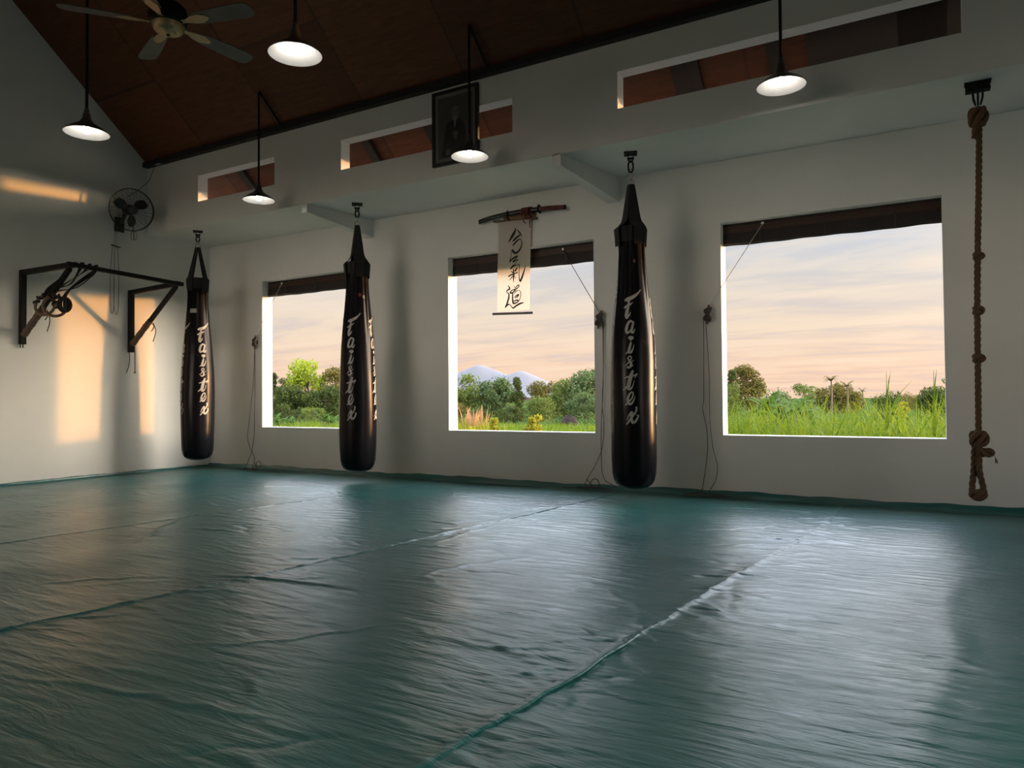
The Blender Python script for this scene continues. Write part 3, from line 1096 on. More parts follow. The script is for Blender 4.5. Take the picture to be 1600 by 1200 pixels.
def make_lamp(x, y, z, label, arm, first=None):
    t = thing('pendant_lamp', label, 'pendant lamp', (x, y, z), 0, 'dark pendant lamps with lit bulbs')
    R = 0.157
    MB().lathe([(R, 0.0), (R + 0.002, 0.004), (0.140, 0.022), (0.105, 0.047), (0.070, 0.068), (0.048, 0.086), (0.036, 0.104), (0.030, 0.122), (0.0, 0.124)], 48).build('shade', ENAMEL, t)
    MB().lathe([(R, 0.0), (R - 0.004, 0.003), (0.137, 0.018), (0.102, 0.042), (0.067, 0.062), (0.044, 0.079), (0.030, 0.092), (0.0, 0.094)], 48).build('reflector', WHITEEN, t)
    b = MB().lathe([(0.0, -0.004), (0.012, -0.002), (0.024, 0.006), (0.031, 0.018), (0.032, 0.030), (0.027, 0.044), (0.018, 0.056), (0.014, 0.066)], 24).build('bulb', BULB, t)
    MB().lathe([(0.016, 0.058), (0.019, 0.062), (0.019, 0.092)], 20).build('socket', WHITEEN, t)
    MB().lathe([(0.030, 0.118), (0.026, 0.150), (0.020, 0.155), (0.018, 0.185), (0.010, 0.190)], 20).build('neck', ENAMEL, t)
    m = MB()
    if arm:
        ya = DU - 0.055
        za = roof_z(y) - 0.035 - z
        zb = roof_z(ya) - 0.045 - z
        pts = [(0, 0, 0.185), (0, 0, za - 0.05), (0, 0.008, za - 0.012), (0, 0.035, za - 0.020)]
        m.tube(pts[:3], 0.0105, 10)
        m.build('stem', IRON, t)
        MB().tube([(0, 0.004, za - 0.014), (0, ya - y, zb)], 0.0125, 10).build('arm', IRON, t)
        MB().tube([(0, ya - y, zb), (0, ya - y + 0.02, zb - 0.03)], 0.016, 10).build('wall_fitting', IRON, t)
    else:
        za = roof_z(y) - z
        m.tube([(0, 0, 0.185), (0, 0, za - 0.02)], 0.011, 10).build('stem', IRON, t)
        MB().lathe([(0.011, za - 0.09), (0.05, za - 0.045), (0.055, za + 0.03)], 20).build('canopy', ENAMEL, t)
    return t


make_lamp(-5.560, 3.145, 2.92, 'lit pendant lamp in front of the left gable wall, on a straight black rod', False)
make_lamp(-3.270, 3.090, 2.94, 'lit pendant lamp right of the ceiling fan against the brown ceiling', False)
make_lamp(-5.910, 5.090, 2.913, 'lit pendant lamp on a bent arm by the left wall slot', True)
make_lamp(-3.330, 5.090, 2.907, 'lit pendant lamp on a bent arm in front of the framed portrait', True)
make_lamp(-0.826, 5.085, 2.943, 'lit pendant lamp hanging below the long right wall slot', True)

# ================================================================ ceiling fan
FX, FY, FZ = -4.560, 3.140, 3.44
t = thing('ceiling_fan', 'five bladed ceiling fan with brass hub on a long rod', 'ceiling fan', (FX, FY, FZ))
MB().lathe([(0.0, -0.020), (0.030, -0.020), (0.050, -0.014), (0.055, -0.006), (0.085, 0.000), (0.098, 0.014), (0.104, 0.030), (0.108, 0.046)], 40).build('hub_cap', BRASS, t)
MB().lathe([(0.012, -0.026), (0.012, -0.019)], 16).add([(0.012 * math.cos(a), 0.012 * math.sin(a), -0.026) for a in np.linspace(0, 2 * PI, 17)[:-1]], [tuple(range(15, -1, -1))]).build('hub_screw', IRON, t)
MB().lathe([(0.108, 0.046), (0.125, 0.060), (0.130, 0.110), (0.120, 0.160), (0.085, 0.195), (0.040, 0.215), (0.030, 0.26), (0.012, 0.28)], 40).build('motor_housing', IRON, t)
zt = roof_z(FY) - FZ
MB().tube([(0, 0, 0.25), (0, 0, zt - 0.04)], 0.014, 12).build('rod', IRON, t)
MB().lathe([(0.014, zt - 0.12), (0.06, zt - 0.07), (0.07, zt + 0.05)], 24).build('canopy', IRON, t)
for k in range(5):
    a = math.radians(14.5 + 72 * k)
    M = Matrix.Rotation(a, 4, 'Z')
    pitch = Matrix.Rotation(math.radians(-11), 4, 'X')
    m = MB()
    out = [(0.22, 0.050), (0.30, 0.058), (0.45, 0.066), (0.58, 0.070), (0.635, 0.066), (0.662, 0.050), (0.672, 0.022)]
    ring = [(x, w) for x, w in out] + [(x, -w) for x, w in out[::-1]]
    n = len(ring)
    vs = [M @ (pitch @ Vector((x, w, 0)) + Vector((0, 0, 0.058))) for x, w in ring] + [M @ (pitch @ Vector((x, w, 0.006)) + Vector((0, 0, 0.058))) for x, w in ring]
    m.add(vs, [tuple(range(n - 1, -1, -1)), tuple(range(n, 2 * n))] + [(i, (i + 1) % n, n + (i + 1) % n, n + i) for i in range(n)])
    bl = m.build('blade', BLADE, t, smooth=False)
    m = MB()
    ring = [(0.085, 0.018), (0.15, 0.016), (0.20, 0.034), (0.26, 0.042), (0.315, 0.020), (0.33, 0.0)]
    ring = ring + [(x, -w) for x, w in ring[-2::-1]]
    n = len(ring)
    vs = [M @ (pitch @ Vector((x, w, -0.005)) + Vector((0, 0, 0.058))) for x, w in ring] + [M @ (pitch @ Vector((x, w, -0.001)) + Vector((0, 0, 0.058))) for x, w in ring]
    m.add(vs, [tuple(range(n - 1, -1, -1)), tuple(range(n, 2 * n))] + [(i, (i + 1) % n, n + (i + 1) % n, n + i) for i in range(n)])
    m.build('blade_iron', BRASS, t, smooth=False)

# ================================================================ wall fan
t = thing('wall_fan', 'black caged wall fan mounted high on the left wall', 'fan', (XL, 5.10, 3.10))
n = Vector((math.cos(.26) * math.cos(.20), -math.sin(.26) * math.cos(.20), -math.sin(.20)))
e1 = n.cross(Vector((0, 0, 1))).normalized()
e2 = e1.cross(n).normalized()
C = Vector((0.305, -0.05, -0.005))


def fp(r, a, d):
    return C + e1 * (r * math.cos(a)) + e2 * (r * math.sin(a)) + n * d


RW = 0.240
m = MB()
for (r, d, th) in ((RW, 0.0, 0.006), (RW, -0.012, 0.006)):
    m.tube([fp(r, a, d) for a in np.linspace(0, 2 * PI, 49)[:-1]], th, 6, True)
m.build('rim', BLACKP, t)
m = MB()
for s in np.linspace(0.30, 0.92, 7):
    m.tube([fp(RW * s, a, 0.055 * math.sqrt(1 - s * s)) for a in np.linspace(0, 2 * PI, 41)[:-1]], 0.0013, 4, True)
for k in range(30):
    a = 2 * PI * k / 30
    m.tube([fp(RW * s, a + 0.25 * (1 - s), 0.057 * math.sqrt(max(0, 1 - s * s))) for s in (0.2, 0.45, 0.7, 0.9, 1.0)], 0.0012, 4)
m.lathe([(0.0, 0.062), (0.045, 0.060), (0.052, 0.052)], 20, C, Matrix((e1, e2, n)).transposed().to_4x4())
m.build('front_guard', BLACKP, t)
m = MB()
for k in range(24):
    a = 2 * PI * k / 24
    m.tube([fp(RW * s, a, -0.012 - 0.085 * math.sqrt(max(0, 1 - s * s))) for s in (0.3, 0.55, 0.8, 0.93, 1.0)], 0.0013, 4)
m.build('rear_guard', BLACKP, t)
for k in range(3):
    a0 = 0.35 + 2 * PI * k / 3
    m = MB()
    vs = []
    for i, r in enumerate(np.linspace(0.035, 0.195, 8)):
        w = 0.25 + 0.65 * math.sin(PI * min(1, i / 7 * 0.85 + 0.12))
        for j in range(5):
            q = (j / 4 - 0.5)
            vs.append(fp(r, a0 + q * w + 0.10 * i / 7, -0.028 + q * 0.05))
    m.add(vs, [(i * 5 + j, i * 5 + j + 1, i * 5 + j + 6, i * 5 + j + 5) for i in range(7) for j in range(4)]).build('blade', BLACKP, t)
Mx = Matrix((e1, e2, n)).transposed().to_4x4()
MB().lathe([(0.0, -0.005), (0.035, -0.006), (0.038, -0.045), (0.0, -0.05)], 20, C, Mx).build('hub', BLACKP, t)
MB().lathe([(0.0, -0.07), (0.055, -0.075), (0.065, -0.10), (0.060, -0.18), (0.035, -0.21), (0.0, -0.215)], 20, C, Mx).build('motor', BLACKP, t)
p = C - n * 0.19
m = MB().bar(p, (0.05, -0.02, -0.12), 0.035, 0.030).bar((0.05, -0.02, -0.13), (0.015, -0.02, -0.13), 0.07, 0.09)
m.build('arm', BLACKP, t)
MB().box(0.0, 0.022, -0.075, 0.035, -0.22, -0.05).build('wall_plate', BLACKP, t, smooth=False)
m = MB()
q = Vector((0.21, 0.02, -0.235))
for s in (0, 1):
    m.tube([q + Vector((0.03 * s, 0.022 * math.sin(a) + 0.012 * s, -0.05 + 0.05 * math.cos(a))) for a in np.linspace(0, 2 * PI, 19)[:-1]], 0.003, 6, True)
m.tube([q + Vector((0, 0, 0.0)), q + Vector((0.02, 0, 0.05))], 0.006, 6)
m.build('cable_loop', CORDM, t)
# fan lead going up to the trim
tag(MB().tube(spline([(-8.21, 5.13, 3.30), (-8.20, 5.25, 3.40), (-8.16, 5.37, 3.55), (-8.17, 5.40, 3.62), (-8.13, 5.425, 3.74)], 6), 0.0035, 6).build('fan_lead', CORDM),
    'thin black lead running up from the wall fan to the ceiling corner', 'cable')
t = thing('junction_box', 'small pale junction clip on the ceiling trim above the wall fan', 'junction box', (-8.02, 5.40, 3.745))
MB().box(-0.04, 0.04, -0.022, 0.01, -0.018, 0.018).build('box', PALECORD, t, smooth=False)
MB().tube(spline([(0.03, -0.02, 0.0), (0.055, -0.03, 0.05), (0.03, -0.03, 0.10)], 5), 0.003, 6).build('wire', CORDM, t)
# pull cords looped over a nail below the fan
t = thing('cord_hanger', 'thin pull cords looped over a nail beneath the wall fan', 'cord', (XL, 5.03, 2.70))
MB().bar((0, -0.045, 0.012), (0.0, 0.050, -0.005), 0.02, 0.012).tube([(0, 0.045, -0.004), (0.035, 0.05, -0.006)], 0.005, 6).build('nail_strip', IRON, t)
m = MB()
for (a, b, zl) in ((-0.055, -0.012, -0.79), (-0.012, 0.045, -0.80)):
    pts = [(0.014, a * 0.6, 0.0), (0.012, a, -0.3), (0.012, a * 1.02, zl + 0.12), (0.012, (a * 0.7 + b * 0.3), zl), (0.012, b * 0.8 + a * .2, zl + 0.02), (0.012, b, zl + 0.13), (0.012, b, -0.3), (0.014, b * 0.6, 0.0)]
    m.tube([tuple(q) for q in spline(pts, 6)], 0.0028, 5)
m.build('cord_loop', CORDM, t)
m = MB()
for y in (-0.012, 0.010):
    m.tube([(0.012, y, 0.0), (0.03, y + 0.004, 0.22), (0.06, y + 0.02, 0.40)], 0.0024, 5)
m.build('hanging_cord', CORDM, t)

# ================================================================ pull-up bar
t = thing('pullup_bar', 'black iron pull-up bar bracketed to the left wall', 'pull-up bar', (XL, 4.62, 0))
BX = 0.945
for (y, z0, z1, yt) in ((-0.600, 1.478, 2.262, -0.60), (0.598, 1.455, 2.198, 0.575)):
    MB().bar((0.031, y, z0), (0.031, y, z1), 0.058, 0.050, (0, 1, 0)).build('post', IRON, t, smooth=False)
    MB().bar((0.03, y, z1 - 0.025), (BX + 0.02, yt, 2.225 if y < 0 else 2.198), 0.050, 0.050).build('arm', IRON, t, smooth=False)
    MB().bar((0.045, y, z0 + 0.085), (BX - 0.03, yt, 2.195 if y < 0 else 2.170), 0.040, 0.040).build('brace', IRON, t, smooth=False)
    a, b = Vector((0.045, y, z0 + 0.085)), Vector((BX - 0.03, yt, 2.18))
    d = (b - a)
    m = MB()
    N = 22
    L = 0.40 if y > 0 else 0.42
    m.tube([a + d * (0.02 + L * i / N) for i in range(N + 1)], [0.034 + 0.004 * math.sin(i * 2.3) * (i % 2) for i in range(N + 1)], 10)
    m.build('tape_wrap', TAPE, t)
    q = a + d * (0.02 + L)
    m = MB()
    for (dx, dy, l) in ((0.0, 0.02, 0.10), (0.02, 0.03, 0.22)):
        P = [q + Vector((dx, dy, -0.02)), q + Vector((dx + 0.03, dy + 0.01, -0.02 - l * 0.4)), q + Vector((dx, dy + 0.02, -0.02 - l * 0.7)), q + Vector((dx - 0.02, dy + 0.01, -0.02 - l))]
        m.tube([tuple(v) for v in spline(P, 5)], 0.0055, 6)
    m.build('loose_tie', TAPE, t)
m = MB().bar((BX, -0.64, 2.232), (BX, 0.635, 2.196), 0.042, 0.042)
m.build('bar', IRON, t, smooth=False)
m = MB()
for y in (-0.62, -0.595):
    m.tube([(0.03, y, 1.49), (0.03, y, 1.44)], 0.006, 6)
m.build('bolt_stub', IRON, t)
m = MB().tube([tuple(q) for q in spline([(0.03, 0.575, 1.46), (0.03, 0.58, 1.36), (0.03, 0.565, 1.27), (0.03, 0.54, 1.21)], 6)], 0.0055, 6)
m.build('grey_tie', CORDM, t)
m = MB().tube([(0.06, 0.625, 1.53), (0.06, 0.628, 1.38), (0.06, 0.628, 1.22)], 0.006, 6).tube([(0.06, 0.628, 1.225), (0.06, 0.628, 1.205)], 0.012, 8)
m.build('knotted_tie', TAPE, t)

# gymnastic rings strapped to the bar


def flat_strap(path, w, wdir):
    P = spline(path, 8)
    m = MB()
    vs, fs = [], []
    W = [Vector(wdir)] * len(P)
    for i, p in enumerate(P):
        tw = 0.5 * math.sin(i * 0.25)
        p = Vector(p)
        tn = (Vector(P[min(len(P) - 1, i + 1)]) - Vector(P[max(0, i - 1)])).normalized()
        wv = (W[i] - tn * W[i].dot(tn)).normalized()
        wv = (Matrix.Rotation(tw, 3, tn) @ wv)
        nv = tn.cross(wv)
        for s, e in ((-1, 1), (1, 1), (1, -1), (-1, -1)):
            vs.append(p + wv * (w / 2 * s) + nv * (0.0018 * e))
    for i in range(len(P) - 1):
        for k in range(4):
            fs.append((i * 4 + k, i * 4 + (k + 1) % 4, (i + 1) * 4 + (k + 1) % 4, (i + 1) * 4 + k))
    return m.add(vs, fs)


BYW = 4.62
for (nm, c, nr, pts, lab) in (
    ('near', Vector((-7.615, 4.00, 1.832)), Vector((0.80, -0.58, 0.12)),
     [(-7.36, 4.20, 2.222), (-7.34, 4.19, 2.248), (-7.40, 4.15, 2.17), (-7.56, 4.05, 2.05), (-7.66, 4.00, 1.985), (-7.64, 3.99, 1.925)],
     'wooden gymnastic ring in front, strapped to the pull-up bar'),
    ('far', Vector((-7.80, 4.00, 1.855)), Vector((0.45, -0.88, 0.15)),
     [(-7.36, 4.06, 2.225), (-7.34, 4.05, 2.25), (-7.42, 4.02, 2.18), (-7.58, 4.00, 2.08), (-7.72, 3.99, 2.01), (-7.79, 3.99, 1.95)],
     'wooden gymnastic ring behind, half wrapped in its black strap')):
    t = thing('gymnastic_ring', lab, 'gymnastic ring', c, 0, 'pair of gymnastic rings on the pull-up bar')
    nr.normalize()
    a1 = nr.cross(Vector((0, 0, 1))).normalized()
    a2 = a1.cross(nr)
    MB().tube([a1 * (0.103 * math.cos(a)) + a2 * (0.103 * math.sin(a)) for a in np.linspace(0, 2 * PI, 49)[:-1]], 0.0145, 12, True).build('ring', WOODRING, t)
    loc = [tuple(Vector(p) - c) for p in pts]
    flat_strap(loc, 0.036, (0.2, 1, 0.3)).build('strap', WEB, t)
    loc2 = [tuple(Vector(p) - c + Vector((0.0, 0.075 - 0.012 * i, 0.004))) for i, p in enumerate(pts)]
    loc2[2] = tuple(Vector(loc2[2]) + Vector((0.03, 0.03, -0.02)))
    loc2[3] = tuple(Vector(loc2[3]) + Vector((0.06, 0.05, -0.03)))
    flat_strap(loc2, 0.036, (0.2, 1, 0.3)).build('strap', WEB, t)
    # strap wound round the top of the ring
    m = MB()
    a0, a1_, dn = (1.05, 2.2, 3) if nm == 'near' else (0.2, 3.4, 6)
    N = 60
    pp = []
    for i in range(N + 1):
        s = i / N
        a = a0 + (a1_ - a0) * s
        ce = a1 * (0.103 * math.cos(a)) + a2 * (0.103 * math.sin(a))
        rad = (a1 * math.cos(a) + a2 * math.sin(a))
        b = s * dn * 2 * PI
        pp.append(ce + (rad * math.cos(b) + nr * math.sin(b)) * 0.021)
    m.tube(pp, 0.011, 6)
    m.build('strap_wrap', WEB, t)
t = thing('strap_bundle', 'bundled black strap with buckle tucked behind the rings', 'strap', (-7.545, 4.045, 1.845))
m = MB()
for k in range(6):
    a = k * 0.5
    m.tube([Vector((0.055 * math.cos(s) * math.cos(a) * 0.9, 0.06 * math.cos(s) * math.sin(a), 0.07 * math.sin(s))) + Vector((0.008 * k, 0, 0)) for s in np.linspace(0, 2 * PI, 21)[:-1]], 0.013, 6, True)
m.build('coil', WEB, t)
MB().box(-0.02, 0.02, -0.03, 0.03, 0.06, 0.075).build('buckle', IRON, t, smooth=False)
flat_strap([(0.0, 0.0, 0.07), (0.02, 0.05, 0.16), (0.10, 0.14, 0.27), (0.185, 0.22, 0.365), (0.20, 0.225, 0.392)], 0.036, (0.2, 1, 0.3)).build('tail', WEB, t)

# ================================================================ scroll, sword and rack
YS = YB - 0.03
t = thing('hanging_scroll', 'white paper scroll with black brush calligraphy hung over the middle window', 'scroll', (-3.59, YS, 2.2))
SH = lambda z: -0.026 * (0.46 - z) / 0.92            # the scroll hangs a little askew
m = MB()
vs, fs = [], []
N = 24
for i in range(N + 1):
    z = 0.46 - 0.915 * i / N
    for xx in (-0.190, 0.188):
        for yy in (-0.001, 0.001):
            vs.append((xx + SH(z), yy + 0.002 * math.sin(z * 9), z))
for i in range(N):
    o, p = i * 4, i * 4 + 4
    fs += [(o, o + 2, p + 2, p), (o + 1, p + 1, p + 3, o + 3), (o, p, p + 1, o + 1), (o + 2, o + 3, p + 3, p + 2)]
fs += [(0, 1, 3, 2), (N * 4, N * 4 + 2, N * 4 + 3, N * 4 + 1)]
paper = m.add(vs, fs).build('paper', PAPER, t, sharp=30)
CALLIG = [[(41,3839,36),(88,3618,180),(-64,3291,293),(-365,2895,271),(-718,2439,68)],[(285,3615,68),(529,3326,135),(698,3090,135),(867,2834,36)],[(550,3001,180),(229,2824,203),(-20,2638,203),(-220,2489,113)],[(-199,2076,135),(76,2325,180),(423,2565,135),(694,2597,67),(814,2326,99),(785,1943,135),(561,1539,180),(214,1297,225),(-57,1327,248),(-278,1588,226)],[(-278,1588,203),(-403,1516,68),(-431,1130,68),(-535,708,90),(-562,473,181)],[(-562,495,158),(-187,758,181),(260,926,180),(209,803,90),(-190,413,181)],[(-190,392,135),(108,512,135),(380,570,67),(155,292,45),(-193,25,113),(-469,-250,181)],[(-469,-250,158),(-95,-28,135),(399,52,67),(522,40,54),(519,-303,54)],[(470,96,61),(550,-274,61),(489,-848,71),(538,-1480,126),(647,-1610,202)],[(647,-1610,202),(844,-1218,202),(1041,-707,151),(1182,-288,91),(1239,-54,25)],[(-453,-516,51),(-259,-656,127),(-120,-790,101)],[(273,-271,127),(49,-516,203)],[(-710,-1027,153),(-457,-904,153),(-121,-839,127),(325,-711,101)],[(-172,-373,127),(-120,-790,152),(-152,-1224,152),(-157,-1708,41)],[(-658,-1445,41),(-403,-1201,102),(-234,-1022,102)],[(-67,-1038,76),(152,-1324,41)],[(-831,-1917,41),(-608,-2179,153)],[(-610,-2300,178),(-920,-2445,127),(-949,-2613,76),(-726,-2777,127),(-730,-3166,178),(-932,-3734,178),(-1132,-4109,153)],[(-1132,-4085,128),(-877,-3884,178),(-624,-3878,76),(-375,-4163,102),(-209,-4247,152),(127,-4053,177),(571,-3869,177),(984,-3803,75)],[(-132,-2001,30),(33,-2257,76),(256,-2058,101),(478,-2005,101),(421,-2193,101),(143,-2363,127),(-359,-2467,102),(-529,-2695,178),(-306,-2714,152),(30,-2499,152)],[(-250,-2718,127),(-282,-3200,152),(-232,-3737,178),(18,-3780,152),(408,-3591,101),(632,-3175,76),(664,-2792,76),(528,-2564,61),(196,-2561,76),(-84,-2828,76)],[(-60,-3217,61),(25,-3079,76),(414,-2965,177),(190,-3189,126),(-32,-3220,76)],[(-175,-3596,101),(243,-3482,152),(325,-3585,101)]]
m = MB()
for s in CALLIG:
    brush(m, [(a * 1e-4, b * 1e-4, w * 1e-4) for a, b, w in s], lambda u, v: (u, -0.0035 + 0.002 * math.sin(v * 9), v), 6, 0.002)
tag(m.build('calligraphy', INK, paper), 'three black brush-written characters')
MB().tube([(-0.252, 0.006, 0.478), (-0.20, 0.006, 0.474), (0.20, 0.006, 0.452), (0.252, 0.006, 0.449)], 0.011, 12).build('top_rod', CLEATW, t)
MB().tube([(-0.265, 0, -0.470), (0.205, 0, -0.488)], 0.0125, 12).build('bottom_rod', simple('grey_rod', (0.16, 0.14, 0.14), 0.5), t)
m = MB().tube([tuple(q) for q in spline([(-0.11, 0.012, 0.470), (-0.02, 0.016, 0.522), (0.10, 0.012, 0.462)], 5)], 0.002, 5)
m.build('hanging_string', CORDM, t)

t = thing('sword_rack', 'brown wooden sword rack on the wall above the scroll', 'sword rack', (-3.55, YB, 2.70))
m = MB()
m.add([(-0.180, -0.016, -0.035), (0.190, -0.016, -0.060 + 0.012), (0.190, -0.016, 0.028), (-0.180, -0.016, 0.032), (-0.180, 0, -0.035), (0.190, 0, -0.048), (0.190, 0, 0.028), (-0.180, 0, 0.032)],
      [(0, 1, 2, 3), (7, 6, 5, 4), (0, 4, 5, 1), (1, 5, 6, 2), (2, 6, 7, 3), (3, 7, 4, 0)])
m.build('backboard', RACKW, t, smooth=False)
for x in (-0.095, 0.150):
    MB().tube([tuple(q) for q in spline([(x, -0.010, -0.055), (x, -0.030, -0.035), (x, -0.078, -0.016), (x, -0.082, 0.03), (x, -0.078, 0.055)], 5)], 0.007, 8).build('hook', IRON, t)
t = thing('sheathed_sword', 'curved sheathed sword with red wrapped grip resting on the rack', 'sword', (-3.50, YB - 0.055, 2.715))
CRV = [(-0.497, -0.026), (-0.35, -0.002), (-0.182, 0.012), (0.0, 0.016), (0.112, 0.014), (0.205, 0.012), (0.30, 0.007), (0.39, 0.000), (0.485, -0.009)]


def cz(x):
    return float(np.interp(x, [c[0] for c in CRV], [c[1] for c in CRV]))


def blade_tube(x0, x1, rz, ry, n=24):
    m = MB()
    vs, fs = [], []
    for i in range(n + 1):
        x = x0 + (x1 - x0) * i / n
        for k in range(12):
            a = 2 * PI * k / 12
            vs.append((x, ry * math.cos(a), cz(x) + rz * math.sin(a)))
    for i in range(n):
        for k in range(12):
            fs.append((i * 12 + k, i * 12 + (k + 1) % 12, (i + 1) * 12 + (k + 1) % 12, (i + 1) * 12 + k))
    fs += [tuple(range(11, -1, -1)), tuple(n * 12 + k for k in range(12))]
    return m.add(vs, fs)


blade_tube(-0.497, 0.198, 0.024, 0.015).build('scabbard', LACQUER, t)
blade_tube(0.222, 0.480, 0.022, 0.015).build('grip', REDCORD, t)
m = MB()
for k in range(10):
    x = 0.255 + k * 0.021
    m.tube([(x + 0.010 * math.sin(a) * 0.4, 0.0160 * math.cos(a), cz(x) + 0.0230 * math.sin(a)) for a in np.linspace(0, 2 * PI, 15)[:-1]], 0.0026, 5, True)
m.build('grip_wrap', simple('pale_red_braid', (0.22, 0.075, 0.065), 0.7), t)
blade_tube(0.478, 0.490, 0.024, 0.017, 3).build('pommel', IRON, t)
m = MB().lathe([(0.0, -0.004), (0.042, -0.004), (0.046, 0.0), (0.042, 0.004), (0.0, 0.003)], 24, (0.205, 0, cz(0.205)), Matrix.Rotation(PI / 2, 4, 'Y'))
m.build('guard', IRON, t)
blade_tube(0.209, 0.222, 0.0195, 0.014, 3).build('collar', BRASS, t)
m = MB()
for k in range(7):
    x = 0.015 + k * 0.017
    m.tube([(x, 0.0195 * math.cos(a), cz(x) + 0.0285 * math.sin(a)) for a in np.linspace(0, 2 * PI, 15)[:-1]], 0.0085, 6, True)
m.build('cord_wrap', REDCORD, t)
m = MB()
for P in ([(0.04, -0.018, 0.0), (0.05, -0.022, -0.05), (0.035, -0.022, -0.085), (0.06, -0.022, -0.115)], [(0.10, -0.018, 0.0), (0.115, -0.022, -0.05), (0.108, -0.022, -0.10), (0.112, -0.022, -0.165)],
          [(0.02, -0.018, 0.0), (0.018, -0.024, -0.03), (0.03, -0.024, -0.045)]):
    m.tube([tuple(q) for q in spline(P, 6)], 0.005, 6)
m.build('tassel', REDCORD, t)

# ================================================================ framed portrait on the upper wall
t = thing('picture_frame', 'black framed portrait photograph of a seated man in a dark robe', 'picture', (-3.709, DU, 3.357))
w, h, b = 0.252, 0.345, 0.028
m = MB()
for (x0, x1, z0, z1) in ((-w, w, h - b, h), (-w, w, -h, -h + b), (-w, -w + b, -h + b, h - b), (w - b, w, -h + b, h - b)):
    m.box(x0, x1, -0.030, 0.0, z0, z1)
m.build('frame', FRAMEB, t, smooth=False)
MB().box(-w + b, w - b, -0.016, -0.004, -h + b, h - b).build('mount', MATB, t, smooth=False)
pw, ph = w - 0.062, h - 0.062
photo = MB().box(-pw, pw, -0.018, -0.0155, -ph, ph).build('photograph', PHOTOB, t, smooth=False)


def flat(poly, y, name, mat):
    S = [tuple(p) for p in spline(poly + [poly[0]], 6)][:-1]
    m = MB().add([(p[0], y, p[1]) for p in S], [tuple(range(len(S)))])
    return m.build(name, mat, photo, smooth=False)


flat([(-0.155, -0.270), (-0.135, -0.15), (-0.105, -0.02), (-0.085, 0.035), (-0.025, 0.065), (0.035, 0.062), (0.085, 0.030), (0.11, -0.06), (0.130, -0.18), (0.145, -0.270)], -0.0190, 'robe', PHOTOD)
flat([(-0.030, 0.055), (-0.040, 0.10), (-0.044, 0.14), (-0.030, 0.178), (0.0, 0.190), (0.032, 0.176), (0.043, 0.14), (0.038, 0.10), (0.026, 0.055)], -0.0195, 'head', PHOTOS)
flat([(-0.020, 0.085), (-0.012, 0.04), (0.000, -0.015), (0.012, 0.04), (0.020, 0.085), (0.0, 0.095)], -0.0200, 'beard', PHOTOW)
for sx in (-0.017, 0.017):
    flat([(sx - 0.010, 0.139), (sx, 0.144), (sx + 0.010, 0.139), (sx, 0.134)], -0.0201, 'eye', PHOTOD)
flat([(-0.028, -0.055), (0.0, -0.045), (0.03, -0.06), (0.02, -0.10), (0.008, -0.135), (-0.012, -0.10)], -0.0197, 'hands', PHOTOS)
flat([(-0.105, -0.235), (-0.085, -0.20), (-0.055, -0.205), (-0.050, -0.245), (-0.08, -0.262)], -0.0197, 'hands', PHOTOS)

# ================================================================ blinds rolled up in the window heads, their cords and cleats
NAMES = ('left', 'middle', 'right')
CORDS = [((-7.02, 2.335), (-7.382, 1.605), [(-0.02, 1.5), (-0.035, 1.2), (-0.06, 0.95), (-0.13, 0.55), (-0.15, 0.40), (-0.10, 0.26), (-0.02, 0.17), (0.02, 0.10), (0.0, 0.045)],
          [(-0.015, 1.5), (-0.012, 1.1), (-0.02, 0.7), (-0.03, 0.42), (-0.07, 0.24), (-0.09, 0.14), (-0.10, 0.045)]),
         ((-3.10, 2.330), (-2.676, 1.599), [(0.035, 1.5), (0.03, 1.1), (0.015, 0.8), (0.03, 0.6), (0.01, 0.4), (-0.05, 0.25), (-0.12, 0.12), (-0.15, 0.045)],
          [(0.03, 1.45), (0.028, 1.0), (0.01, 0.72), (0.0, 0.5), (0.0, 0.3), (0.01, 0.18), (0.05, 0.10), (0.13, 0.06), (0.17, 0.045)]),
         ((-1.21, 2.345), (-1.657, 1.580), [(-0.04, 1.5), (-0.045, 1.1), (-0.05, 0.84), (-0.06, 0.76), (-0.03, 0.6), (-0.02, 0.45), (-0.04, 0.25), (-0.06, 0.045)],
          [(-0.02, 1.45), (0.0, 1.1), (0.0, 0.7), (0.025, 0.42), (0.06, 0.28), (0.05, 0.15), (0.0, 0.045)])]
